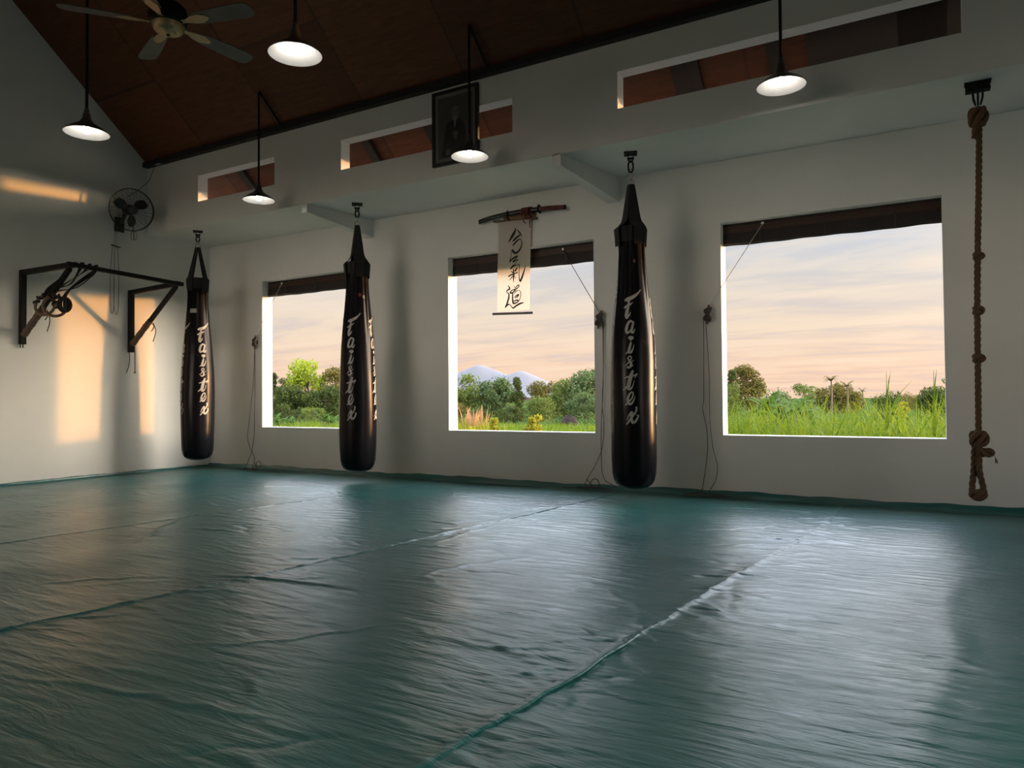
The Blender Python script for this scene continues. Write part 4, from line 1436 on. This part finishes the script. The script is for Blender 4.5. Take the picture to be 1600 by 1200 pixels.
for i, (a, b) in enumerate(WIN):
    t = thing('roller_blind', 'dark slatted wooden blind pulled up at the head of the %s window' % NAMES[i], 'blind', ((a + b) / 2, YB + 0.105, W1), 0, 'blinds at the window heads')
    hw = (b - a) / 2 - 0.005
    MB().box(-hw, hw, -0.012, 0.018, -0.026, -0.0015).box(-hw, hw, -0.010, 0.016, -0.10, -0.02).build('headrail', BLIND, t, smooth=False)
    m = MB()
    for k in range(7):
        z = -0.030 - k * 0.0085
        dy = -0.020 - 0.004 * math.sin(k * 1.7)
        m.box(-hw + 0.004, hw - 0.004, dy, dy + 0.006, z - 0.0035, z)
    m.build('slats', SLATM, t, smooth=False)
    m = MB()
    vs, fs = [], []
    N = 40
    for j in range(N + 1):
        x = -hw + 2 * hw * j / N
        sag = 0.0022 * math.sin(j * 0.31 + i) + 0.0018 * math.sin(j * 0.9)
        for (y, z) in ((-0.012, -0.088), (-0.018, -0.13), (-0.018, -0.178 + sag), (0.0, -0.196 + sag), (0.016, -0.178 + sag), (0.016, -0.088)):
            vs.append((x, y, z))
    for j in range(N):
        for k in range(6):
            fs.append((j * 6 + k, j * 6 + (k + 1) % 6, (j + 1) * 6 + (k + 1) % 6, (j + 1) * 6 + k))
    fs += [tuple(range(5, -1, -1)), tuple(N * 6 + k for k in range(6))]
    m.add(vs, fs).build('rolled_slats', BLIND, t)
    for x in (-hw * 0.62, hw * 0.0, hw * 0.62):
        MB().box(x - 0.003, x + 0.003, -0.026, -0.022, -0.19, -0.02).build('lift_cord', CORDM, t, smooth=False)
    (px, pz), (cx_, cz_), l1, l2 = CORDS[i]
    m = MB().lathe([(0, -0.008), (0.011, -0.007), (0.013, 0.0), (0.011, 0.007), (0, 0.008)], 14, (px - (a + b) / 2, -0.034, pz - W1), Matrix.Rotation(PI / 2, 4, 'X'))
    m.build('pulley', simple('white_pulley', (0.75, 0.73, 0.70), 0.4) if i == 0 else bpy.data.materials['white_pulley'], t)
    # cleat on the wall
    c = thing('cord_cleat', 'wooden cord cleat on the wall %s the %s window' % ('right of' if i == 1 else 'left of', NAMES[i]), 'cleat', (cx_, YB, cz_), 0, 'cleats for the blind cords')
    tl = -0.10 if i != 1 else -0.22
    P = [(-math.sin(tl) * s, -0.030 + 0.5 * abs(s) ** 2 * -1.2, s) for s in (-0.085, -0.05, 0.0, 0.05, 0.085)]
    MB().tube([tuple(q) for q in spline(P, 5)], [0.010 + 0.006 * math.sin(PI * k / 20) for k in range(21)], 10).build('horns', CLEATW, c)
    MB().box(-0.012, 0.012, -0.028, 0.0, -0.022, 0.022).build('foot', CLEATW, c, smooth=False)
    # cord: from the pulley down to the cleat, wound on, then hanging to the floor
    k = tag(bpy.data.objects.new('blind_cord', None), 'thin cord from the %s window blind wound on its cleat and trailing to the floor' % NAMES[i], 'cord', 'blind cords')
    COL.objects.link(k)
    k.location = (cx_, YB - 0.02, 0.0)
    q0 = Vector((px - cx_, 0.085, pz - 0.01))
    edge = (b if i == 1 else a)
    q2 = Vector((0, -0.015, cz_ + 0.06))
    u = (edge - cx_ - q0.x) / (q2.x - q0.x)
    q1 = Vector((edge - cx_, 0.012, q0.z + (q2.z - q0.z) * u))
    MB().tube([q0, q1, q2], 0.0032, 6).build('hoist_line', PALECORD if i != 1 else CORDM, k)
    m = MB()
    for s in range(5):
        o = 0.006 * (s - 2)
        m.tube([(0.022 * math.sin(2 * aa) + o - math.sin(tl) * 0.05 * math.sin(aa), -0.030 - 0.012 * math.cos(2 * aa), cz_ + (0.052 + 0.003 * s) * math.sin(aa)) for aa in np.linspace(0, 2 * PI, 33)[:-1]], 0.0042, 6, True)
    m.build('winding', CORDM, k)
    m = MB()
    for l in (l1, l2):
        P = [(l[0][0], -0.012, cz_ - 0.02)] + [(x, -0.008 - 0.06 * max(0, (0.20 - z)) / 0.16, z) for x, z in l]
        m.tube([tuple(q) for q in spline(P, 6)], 0.0032, 5)
    m.build('hanging_line', CORDM, k)
    m = MB()
    rng = np.random.default_rng(20 + i)
    xx = l1[-1][0] + (0.05 if i == 0 else 0.02)
    P = [(l1[-1][0], -0.07, 0.045)]
    for s in range(10):
        P.append((xx + rng.normal(0.06 if i == 2 else 0.03, 0.16 if i == 2 else 0.12), -0.14 + rng.normal(0, 0.045), 0.020 + 0.012 * rng.random()))
    P.append((l2[-1][0], -0.07, 0.045))
    m.tube([tuple(q) for q in spline(P, 7)], 0.0034, 5)
    m.build('floor_tangle', CORDM, k)
    if i < 2:
        P = [(xx + 0.05, -0.09, 0.03), (xx + 0.06, -0.085, 0.09), (xx + 0.11, -0.085, 0.11), (xx + 0.14, -0.085, 0.06), (xx + 0.11, -0.09, 0.03), (xx + 0.06, -0.09, 0.05), (xx + 0.02, -0.09, 0.10)]
        MB().tube([tuple(q) for q in spline(P, 7)], 0.004, 5).build('stray_loop', CORDM, k)

# ================================================================ outside
GZ = -0.30


def ground_z(x, y):
    """the field falls away gently towards the trees"""
    u = np.clip((np.asarray(y, float) - 14.0) / 46.0, 0, 1)
    return GZ - 1.55 * u * u * (3 - 2 * u)


# field: rises nowhere above the sills; one ground sheet
gx = np.concatenate([np.linspace(-900, -60, 20), np.linspace(-56, 30, 120), np.linspace(40, 900, 20)])
gy = np.concatenate([np.linspace(6.6, 60, 110), np.linspace(65, 1400, 30)])
GX, GY = np.meshgrid(gx, gy)
GH = ground_z(GX, GY) + 0.05 * np.sin(GX * 0.7) * np.cos(GY * 0.53) + 0.03 * np.sin(GX * 1.9 + GY)
I = np.arange(GX.size).reshape(GX.shape)
F = np.stack([I[:-1, :-1], I[:-1, 1:], I[1:, 1:], I[1:, :-1]], -1).reshape(-1, 4)
struct(np_mesh('ground', np.stack([GX, GY, GH], -1).reshape(-1, 3), F, EARTH))
# ground behind the hall so that the unseen bay looks on to daylit yard
struct(MB().box(-60, 60, -60, YF - 0.3, GZ - 0.3, GZ).build('ground_yard', simple('yard_earth', (0.06, 0.06, 0.045), 0.9, vary=0.2, scale=2), smooth=False))
struct(MB().box(-60, XL - WT - 0.1, YF - 0.3, 6.6, GZ - 0.3, GZ - 0.01).build('ground_side', bpy.data.materials['yard_earth'], smooth=False))

struct(MB().box(XR + WT + 0.1, 60, YF - 0.3, 6.6, GZ - 0.3, GZ - 0.01).build('ground_side', bpy.data.materials['yard_earth'], smooth=False))


def leaf_cloud(rng, centres, radii, n, size, flat=0.8, droop=0.2):
    """n bent leaves on the skins of a set of clumps"""
    centres, radii = np.array(centres), np.array(radii)
    pw = radii ** 2
    idx = rng.choice(len(centres), n, p=pw / pw.sum())
    d = rng.normal(size=(n, 3))
    d[:, 2] = d[:, 2] * flat + 0.15
    d /= np.linalg.norm(d, axis=1)[:, None]
    r = radii[idx] * (0.72 + 0.33 * rng.random(n))
    P = centres[idx] + d * r[:, None] * np.array([1, 1, 0.85])
    nrm = d + rng.normal(0, 0.55, (n, 3))
    nrm /= np.linalg.norm(nrm, axis=1)[:, None]
    a = np.cross(nrm, rng.normal(size=(n, 3)))
    a /= np.linalg.norm(a, axis=1)[:, None] + 1e-9
    b = np.cross(nrm, a)
    s = size * rng.uniform(0.6, 1.35, n)[:, None]
    tip = a * s * 1.15
    tip[:, 2] -= droop * s[:, 0]
    V = np.stack([P - a * s * 0.9, P + b * s * 0.55, P + tip, P - b * s * 0.55], 1).reshape(-1, 3)
    F = np.arange(4 * n).reshape(n, 4)
    return V, F


def make_tree(name, label, x, y, h, w, mat, seed, n=3600, leaf=None, shape='round', group=None, cat='tree', trunk=True, skirt=0.25):
    rng = np.random.default_rng(seed)
    t = thing(name, label, cat, (x, y, float(ground_z(x, y))), 0, group)
    m = 44 if shape != 'cone' else 60
    cs, rs = [], []
    for k in range(m):
        u = rng.uniform(min(skirt, 0.10), 0.95)
        if shape == 'cone':
            rad = w / 2 * (1.08 - u) * 1.1
        else:
            rad = w / 2 * max(0.80 if u < 0.5 else 0.0, math.sqrt(max(0.05, 1 - ((u - 0.55) / 0.52) ** 2))) * 0.82
        a = rng.uniform(0, 2 * PI)
        q = rad * math.sqrt(rng.uniform(0.15, 1))
        cs.append((q * math.cos(a), q * math.sin(a), u * h * 0.97))
        rs.append(min(w, h) * rng.uniform(0.13, 0.24) * (0.9 if shape == 'cone' else 1))
    top = max(range(m), key=lambda k: cs[k][2] + rs[k] * 0.85)
    sc = h / (cs[top][2] + rs[top] * 0.85)
    cs = [(c[0], c[1], c[2] * sc) for c in cs]
    lf = leaf if leaf else 0.030 * math.sqrt(w * h)
    V, F = leaf_cloud(rng, cs, rs, n, lf)
    V2, F2 = leaf_cloud(rng, [(0, 0, h * 0.95)] * 1 + cs[:8], [w * 0.10] + [r * 1.35 for r in rs[:8]], n // 14, lf * 0.9)   # stray sprays that break the outline
    np_mesh('foliage', np.concatenate([V, V2]), np.concatenate([F, F2 + len(V)]), mat, t, smooth=False)
    if trunk:
        m_ = MB().tube([(0, 0, -0.1), (w * 0.02, 0, h * 0.3), (-w * 0.02, w * 0.02, h * 0.6), (0, 0, h * 0.82)], [w * 0.035, w * 0.028, w * 0.018, w * 0.006], 8)
        for k in range(7):
            c = Vector(cs[k])
            m_.tube([(0, 0, h * 0.3 + k * h * 0.04), tuple(c * 0.5 + Vector((0, 0, h * 0.2))), tuple(c)], [w * 0.014, w * 0.010, w * 0.004], 5)
        m_.build('trunk', BARK, t)
    return t


TREES = [('tree', 'tall sunlit yellow-green tree rising highest in the left window', -94.4, 92.0, 9.96, 6.74, 'leaf_bright', 'round', 'trees beyond the field', 'tree', 3600, 0.35),
         ('tree', 'golden-tipped tree at the right of the left window, against the bag', -89.82, 94.0, 8.66, 6.49, 'leaf_olive', 'round', 'trees beyond the field', 'tree', 3600, 0.2),
         ('tree', 'dark narrow tree at the far left edge of the left window', -100.97, 90.0, 7.82, 2.96, 'leaf_dark', 'cone', 'trees beyond the field', 'tree', 3600, 0.2),
         ('tree', 'dark small-leaved tree behind the low mass in the left window', -104.29, 96.0, 7.36, 3.59, 'leaf_dark', 'round', 'trees beyond the field', 'tree', 3600, 0.2),
         ('tree', 'broad dark green tree in the middle of the left window', -82.03, 76.0, 5.24, 6.24, 'leaf_dark', 'round', 'trees beyond the field', 'tree', 4600, 0.2),
         ('tree', 'dark rounded tree below the golden tree in the left window', -76.43, 78.0, 5.45, 5.43, 'leaf_dark', 'round', 'trees beyond the field', 'tree', 4600, 0.2),
         ('bush', 'olive green bush low in the middle of the left window', -56.91, 56.0, 2.03, 3.4, 'leaf_mid', 'round', 'bushes before the trees', 'bush', 2600, 0.08),
         ('bush', 'dark bush low behind the banana plants in the left window', -64.56, 60.0, 2.47, 4.17, 'leaf_dark', 'round', 'bushes before the trees', 'bush', 2600, 0.08),
         ('tree', 'feathery green tree at the left edge of the middle window', -64.55, 96.0, 6.96, 5.93, 'leaf_mid', 'round', 'trees beyond the field', 'tree', 4600, 0.2),
         ('tree', 'wide blue-green tree under the mountain in the middle window', -61.51, 100.0, 6.26, 7.69, 'leaf_bluegreen', 'round', 'trees beyond the field', 'tree', 4800, 0.2),
         ('tree', 'slim pointed dark tree in the middle window between two wide trees', -53.32, 94.0, 6.14, 2.68, 'leaf_dark', 'cone', 'trees beyond the field', 'tree', 3600, 0.2),
         ('tree', 'grey-green spreading tree right of the pointed tree in the middle window', -51.59, 100.0, 5.65, 6.57, 'leaf_olive', 'round', 'trees beyond the field', 'tree', 4600, 0.2),
         ('tree', 'loose airy tree with thin top sprays in the middle window', -45.28, 94.0, 5.77, 5.16, 'leaf_mid', 'round', 'trees beyond the field', 'tree', 3600, 0.2),
         ('tree', 'tallest tree at the right edge of the middle window', -40.67, 92.0, 6.96, 6.55, 'leaf_bluegreen', 'round', 'trees beyond the field', 'tree', 5200, 0.2),
         ('tree', 'low blue-green tree at the lower right of the middle window', -36.5, 80.0, 3.57, 4.65, 'leaf_bluegreen', 'round', 'trees beyond the field', 'tree', 3600, 0.2),
         ('bush', 'low wide dark bush left of centre in the middle window', -35.05, 60.0, 2.09, 3.93, 'leaf_dark', 'round', 'bushes before the trees', 'bush', 2600, 0.08),
         ('bush', 'rounded leafy green bush in the centre of the middle window', -33.61, 64.0, 3.07, 3.07, 'leaf_mid', 'round', 'bushes before the trees', 'bush', 3600, 0.08),
         ('bush', 'olive bush at the lower left corner of the middle window', -41.45, 60.0, 2.5, 2.83, 'leaf_olive', 'round', 'bushes before the trees', 'bush', 2600, 0.08),
         ('bush', 'dark green bush low at the left of the middle window', -39.92, 62.0, 1.82, 2.61, 'leaf_dark', 'round', 'bushes before the trees', 'bush', 2200, 0.08),
         ('tree', 'tall dark olive tree at the left of the right window', -23.31, 110.0, 7.63, 4.92, 'leaf_olive', 'round', 'trees beyond the field', 'tree', 4600, 0.2),
         ('tree', 'slim dark tree left of the tall olive tree in the right window', -24.16, 104.0, 6.7, 2.17, 'leaf_dark', 'cone', 'trees beyond the field', 'tree', 3600, 0.2),
         ('tree', 'low pale green tree at the left edge of the right window', -18.95, 80.0, 4.33, 2.79, 'leaf_mid', 'round', 'trees beyond the field', 'tree', 3600, 0.2),
         ('bush', 'dark bush behind the banana plants in the right window', -10.38, 60.0, 3.45, 3.03, 'leaf_bluegreen', 'round', 'bushes before the trees', 'bush', 2600, 0.08),
         ('bush', 'pointed green bush left of the palms in the right window', -8.9, 64.0, 3.89, 2.12, 'leaf_mid', 'round', 'bushes before the trees', 'bush', 2600, 0.08),
         ('tree', 'hazy olive tree clump under the palms in the right window', -13.15, 132.0, 4.83, 8.99, 'leaf_olive', 'round', 'trees beyond the field', 'tree', 4600, 0.2),
         ('bush', 'dark low bush right of centre in the right window', -3.19, 72.0, 3.17, 2.49, 'leaf_dark', 'round', 'bushes before the trees', 'bush', 2600, 0.08),
         ('tree', 'small far tree on the skyline between the palms and the stalk', -3.45, 160.0, 3.7, 4.22, 'leaf_olive', 'round', 'trees beyond the field', 'tree', 2000, 0.2),
         ('tree', 'dark green tree at the right edge of the right window', 0.67, 72.0, 3.56, 3.29, 'leaf_dark', 'round', 'trees beyond the field', 'tree', 4600, 0.2),
         ('tree', 'small-leaved tree touching the right jamb of the right window', 0.9, 40.0, 3.15, 0.79, 'leaf_mid', 'round', 'trees beyond the field', 'tree', 3600, 0.2)]
for i, (nm, lab, x, y, h, w, mt, shp, grp, cat, nn, sk) in enumerate(TREES):
    make_tree(nm, lab, x, y, h, w, bpy.data.materials[mt], 100 + i, nn, None, shp, grp, cat, True, sk)


def make_palm(x, y, h, label, seed):
    rng = np.random.default_rng(seed)
    t = thing('palm_tree', label, 'palm tree', (x, y, float(ground_z(x, y))), 0, 'far palms beyond the right window')
    MB().tube([(0, 0, 0), (0.12, 0, h * 0.5), (0.05, 0, h * 0.86)], [0.16, 0.12, 0.10], 8).build('trunk', BARK, t)
    V, F = [], []
    for k in range(15):
        a = 2 * PI * k / 15 + rng.uniform(-.2, .2)
        L = h * rng.uniform(0.15, 0.20)
        upk = rng.uniform(0.2, 1.9)
        for j in range(16):
            s = j / 15
            c = np.array([math.cos(a) * L * s, math.sin(a) * L * s, h * 0.86 + L * (upk * s - 1.0 * s * s)])
            side = np.array([-math.sin(a), math.cos(a), 0])
            for sg in (-1, 1):
                ll = L * 0.22 * (1 - 0.7 * s)
                o = len(V)
                fwd = np.array([math.cos(a), math.sin(a), 0]) * 0.035 * L
                V += [c - fwd, c + fwd, c + side * sg * ll + fwd * 2 - np.array([0, 0, ll * 0.5]), c + side * sg * ll * 0.9 - np.array([0, 0, ll * 0.5])]
                F.append((o, o + 1, o + 2, o + 3))
    np_mesh('fronds', V, F, LEAF_OLIVE, t, smooth=False)


make_palm(-12.14, 112.0, 5.9159999999999995, 'tallest palm on the skyline in the right window', 1298)
make_palm(-10.65, 118.4, 4.9776, 'second palm, right of the tallest, in the right window', 1323)
make_palm(-11.04, 152.0, 4.3146, 'smallest far palm right of the other two', 1347)


def make_banana(x, y, h, label, seed, group):
    rng = np.random.default_rng(seed)
    t = thing('banana_plant', label, 'banana plant', (x, y, float(ground_z(x, y))), 0, group)
    ns = 5
    m = MB()
    V, F = [], []
    for s in range(ns):
        ox, oy = rng.normal(0, h * 0.22), rng.normal(0, h * 0.15)
        hs = h * rng.uniform(0.62, 1.0)
        m.tube([(ox, oy, 0), (ox, oy, hs * 0.55)], [0.05 * h, 0.03 * h], 7)
        for k in range(8):
            a = rng.uniform(0, 2 * PI)
            L = hs * rng.uniform(0.45, 0.65)
            upk = rng.uniform(0.5, 1.6)
            side = np.array([-math.sin(a), math.cos(a), 0])
            o = len(V)
            for j in range(9):
                q = j / 8
                c = np.array([ox + math.cos(a) * L * q * 0.75, oy + math.sin(a) * L * q * 0.75, hs * 0.50 + L * (upk * q - 0.85 * q * q)])
                wd = L * 0.14 * math.sin(PI * min(1, 0.12 + q * 0.86))
                V += [c - side * wd - np.array([0, 0, wd * 0.3]), c, c + side * wd - np.array([0, 0, wd * 0.3])]
            for j in range(8):
                for q in (0, 1):
                    F.append((o + j * 3 + q, o + j * 3 + q + 1, o + j * 3 + q + 4, o + j * 3 + q + 3))
    np_mesh('leaves', V, F, LEAF_BANANA, t)
    m.build('stem', BARK, t)


make_banana(-4.98, 26.0, 1.81, 'banana plant left of the banana clump in the right window', 1192, 'banana plants outside the right window')
make_banana(-3.89, 25.0, 1.83, 'tallest banana plant in the right window', 1237, 'banana plants outside the right window')
make_banana(-4.56, 26.0, 1.7, 'low banana plant between two taller ones in the right window', 1212, 'banana plants outside the right window')
make_banana(-21.11, 19.0, 0.9, 'banana plant at the lower left corner of the left window', 432, 'banana plants outside the left window')
make_banana(-21.42, 20.0, 0.75, 'low banana plant second from the left jamb of the left window', 455, 'banana plants outside the left window')
make_banana(-19.41, 20.0, 0.9, 'banana plant beside the bag in the left window', 515, 'banana plants outside the left window')


def blades(rng, P, H, W, lean, segs=5):
    """arched grass blades at points P (n,3)"""
    n = len(P)
    a = rng.uniform(0, 2 * PI, n)
    d = np.stack([np.cos(a), np.sin(a), np.zeros(n)], 1)
    s = np.stack([-np.sin(a + rng.normal(0, .6, n)), np.cos(a + rng.normal(0, .6, n)), np.zeros(n)], 1)
    V = np.zeros((n, segs + 1, 2, 3))
    for j in range(segs + 1):
        u = j / segs
        c = P + d * (lean * H * u ** 2)[:, None]
        c[:, 2] += H * (u - 0.35 * lean * u ** 3)
        w = W * (1 - u ** 1.6) * 0.5 + 0.0008
        V[:, j, 0] = c - s * w[:, None]
        V[:, j, 1] = c + s * w[:, None]
    b = (np.arange(n) * (segs + 1) * 2)[:, None]
    q = np.concatenate([b + 2 * j + np.array([[0, 1, 3, 2]]) for j in range(segs)], 0)
    return V.reshape(-1, 3), q


def scatter(rng, n, x0, x1, y0, y1, keep=None):
    P = np.stack([rng.uniform(x0, x1, n), rng.uniform(y0, y1, n), np.full(n, GZ)], 1)
    P[:, 2] = ground_z(P[:, 0], P[:, 1])
    return P if keep is None else P[keep(P)]


rng = np.random.default_rng(77)
# tall bright grass close outside the right window
P = scatter(rng, 15000, -4.6, 1.6, 7.35, 13.0, lambda P: (P[:, 0] > -0.30 * P[:, 1] - 0.9))
H = (0.58 + 0.85 * rng.random(len(P)) ** 2.8) * (1.0 - 0.012 * (P[:, 1] - 7))
H *= np.where(P[:, 1] < 8.3, 0.72, 1.0)
V, F = blades(rng, P, H, rng.uniform(0.012, 0.034, len(P)), rng.uniform(0.12, 0.85, len(P)))
tag(np_mesh('tall_grass', V, F, GRASSM), 'tall bright green grass growing just outside the right window', 'grass', kind='stuff')
# shorter meadow beyond and towards the other windows
P = scatter(rng, 26000, -24, 3, 8, 30, lambda P: (P[:, 0] > -1.25 * P[:, 1] + 1) & ((P[:, 0] < -0.30 * P[:, 1] - 0.9) | (P[:, 1] > 13)))
H = rng.uniform(0.28, 0.62, len(P))
V, F = blades(rng, P, H, rng.uniform(0.02, 0.05, len(P)), rng.uniform(0.2, 0.9, len(P)), 3)
tag(np_mesh('meadow_grass', V, F, GRASSM), 'shorter meadow grass across the field beyond the middle window', 'grass', kind='stuff')
P = scatter(rng, 20000, -90, 3, 28, 80, lambda P: (P[:, 0] > -1.3 * P[:, 1]))
H = rng.uniform(0.35, 0.85, len(P))
V, F = blades(rng, P, H, rng.uniform(0.10, 0.20, len(P)), rng.uniform(0.3, 0.9, len(P)), 3)
tag(np_mesh('low_crop', V, F, CROPM), 'low blue-green crop covering the far field before the trees', 'crop', kind='stuff')
# single stalks that stand above the grass
for (x, y, h, lab) in ((-0.42, 9.0, 1.42, 'tall grass stalk standing upright left of centre in the right window'), (0.03, 8.6, 1.42, 'tall grass stalk at the right edge of the right window')):
    t = thing('grass_stalk', lab, 'grass stalk', (x, y, GZ), 0, None)
    MB().tube([(0, 0, 0), (0.004, 0, h * 0.5), (0.012, 0, h)], [0.010, 0.008, 0.002], 6).build('stem', GRASSM, t)
    V, F = blades(np.random.default_rng(int(h * 100)), np.array([[0.0, 0, 0.05 + 0.12 * k] for k in range(7)]), np.full(7, h * 0.55), np.full(7, 0.026), np.full(7, 0.4))
    np_mesh('leaf', V, F, GRASSM, t)
# pinkish reeds and yellow bushes in front of the middle window
t = thing('reed_clump', 'clump of pinkish plumed reeds outside the middle window', 'reeds', (-9.15, 14.0, GZ))
rr = np.random.default_rng(4)
P = np.stack([rr.normal(0, 0.35, 260), rr.normal(0, 0.3, 260), np.zeros(260)], 1)
V, F = blades(rr, P, rr.uniform(0.5, 0.95, 260), rr.uniform(0.015, 0.03, 260), rr.uniform(0.1, 0.5, 260))
np_mesh('leaves', V, F, LEAF_YELLOW, t)
P = np.stack([rr.normal(0, 0.28, 26), rr.normal(0, 0.2, 26), np.full(26, 0.55)], 1)
V, F = blades(rr, P, rr.uniform(0.35, 0.55, 26), rr.uniform(0.05, 0.08, 26), rr.uniform(0.1, 0.3, 26))
tag(np_mesh('plumes', V, F, REEDM, t), kind='stuff')
make_tree('bush', 'bright yellow-green bush low in the middle window', -8.1, 15.0, 0.79, 0.45, bpy.data.materials['leaf_yellow'], 832, 1500, 0.035, "round", "yellow bushes", "bush", False, 0.08)
make_tree('bush', 'small yellow bush between the reeds and the bright bush', -8.55, 14.0, 0.75, 0.26, bpy.data.materials['leaf_yellow'], 772, 900, 0.035, "round", "yellow bushes", "bush", False, 0.08)
make_tree('bush', 'yellow flowering shrub in the grass of the right window', -0.54, 20.0, 1.1, 0.31, bpy.data.materials['leaf_yellow'], 1412, 900, 0.035, "round", "yellow bushes", "bush", False, 0.08)
t = MB()
rr = np.random.default_rng(8)
t.lathe([(0.0, 0.81), (0.22, 0.75), (0.4, 0.49), (0.46, 0.0)], 18)
t.v = [(v[0] * (1 + rr.normal(0, .08)), v[1] * (1 + rr.normal(0, .08)), v[2] * (1 + rr.normal(0, .05))) for v in t.v]
tag(t.build('brush_heap', BRUSHM, None, True, 60, (-14.31, 30.0, float(ground_z(0, 30.0)))), 'dark heap of dry brush at the lower right of the middle window', 'brush heap')
# twin-peaked mountain on the horizon
mx = np.linspace(-3000, -1000, 161)
my = np.linspace(2900, 3700, 33)
MX, MY = np.meshgrid(mx, my)


def peak(x, c, h, wl, wr, p=1.1):
    d = np.where(x < c, (c - x) / wl, (x - c) / wr)
    return h * np.clip(1 - d, 0, 1) ** p


ridge = 8.0 + np.maximum(peak(MX, -2005, 190, 540, 480), peak(MX, -1755, 152, 460, 340))
ridge = ridge - 5.0 * (np.exp(-((MX + 2005) / 40) ** 2) + np.exp(-((MX + 1755) / 40) ** 2))
rngm = np.random.default_rng(2)
roll = sum(np.sin(MX / l + a) * np.cos(MY / l * 1.3 + b) for l, a, b in ((40, 0.3, 1), (75, 2, 0.4), (22, 1, 2))) * 2.0
prof = np.exp(-((MY - 3150) / 210.0) ** 2)
MZ = GZ - 10 + (ridge + roll) * prof
I = np.arange(MX.size).reshape(MX.shape)
F = np.stack([I[:-1, :-1], I[:-1, 1:], I[1:, 1:], I[1:, :-1]], -1).reshape(-1, 4)
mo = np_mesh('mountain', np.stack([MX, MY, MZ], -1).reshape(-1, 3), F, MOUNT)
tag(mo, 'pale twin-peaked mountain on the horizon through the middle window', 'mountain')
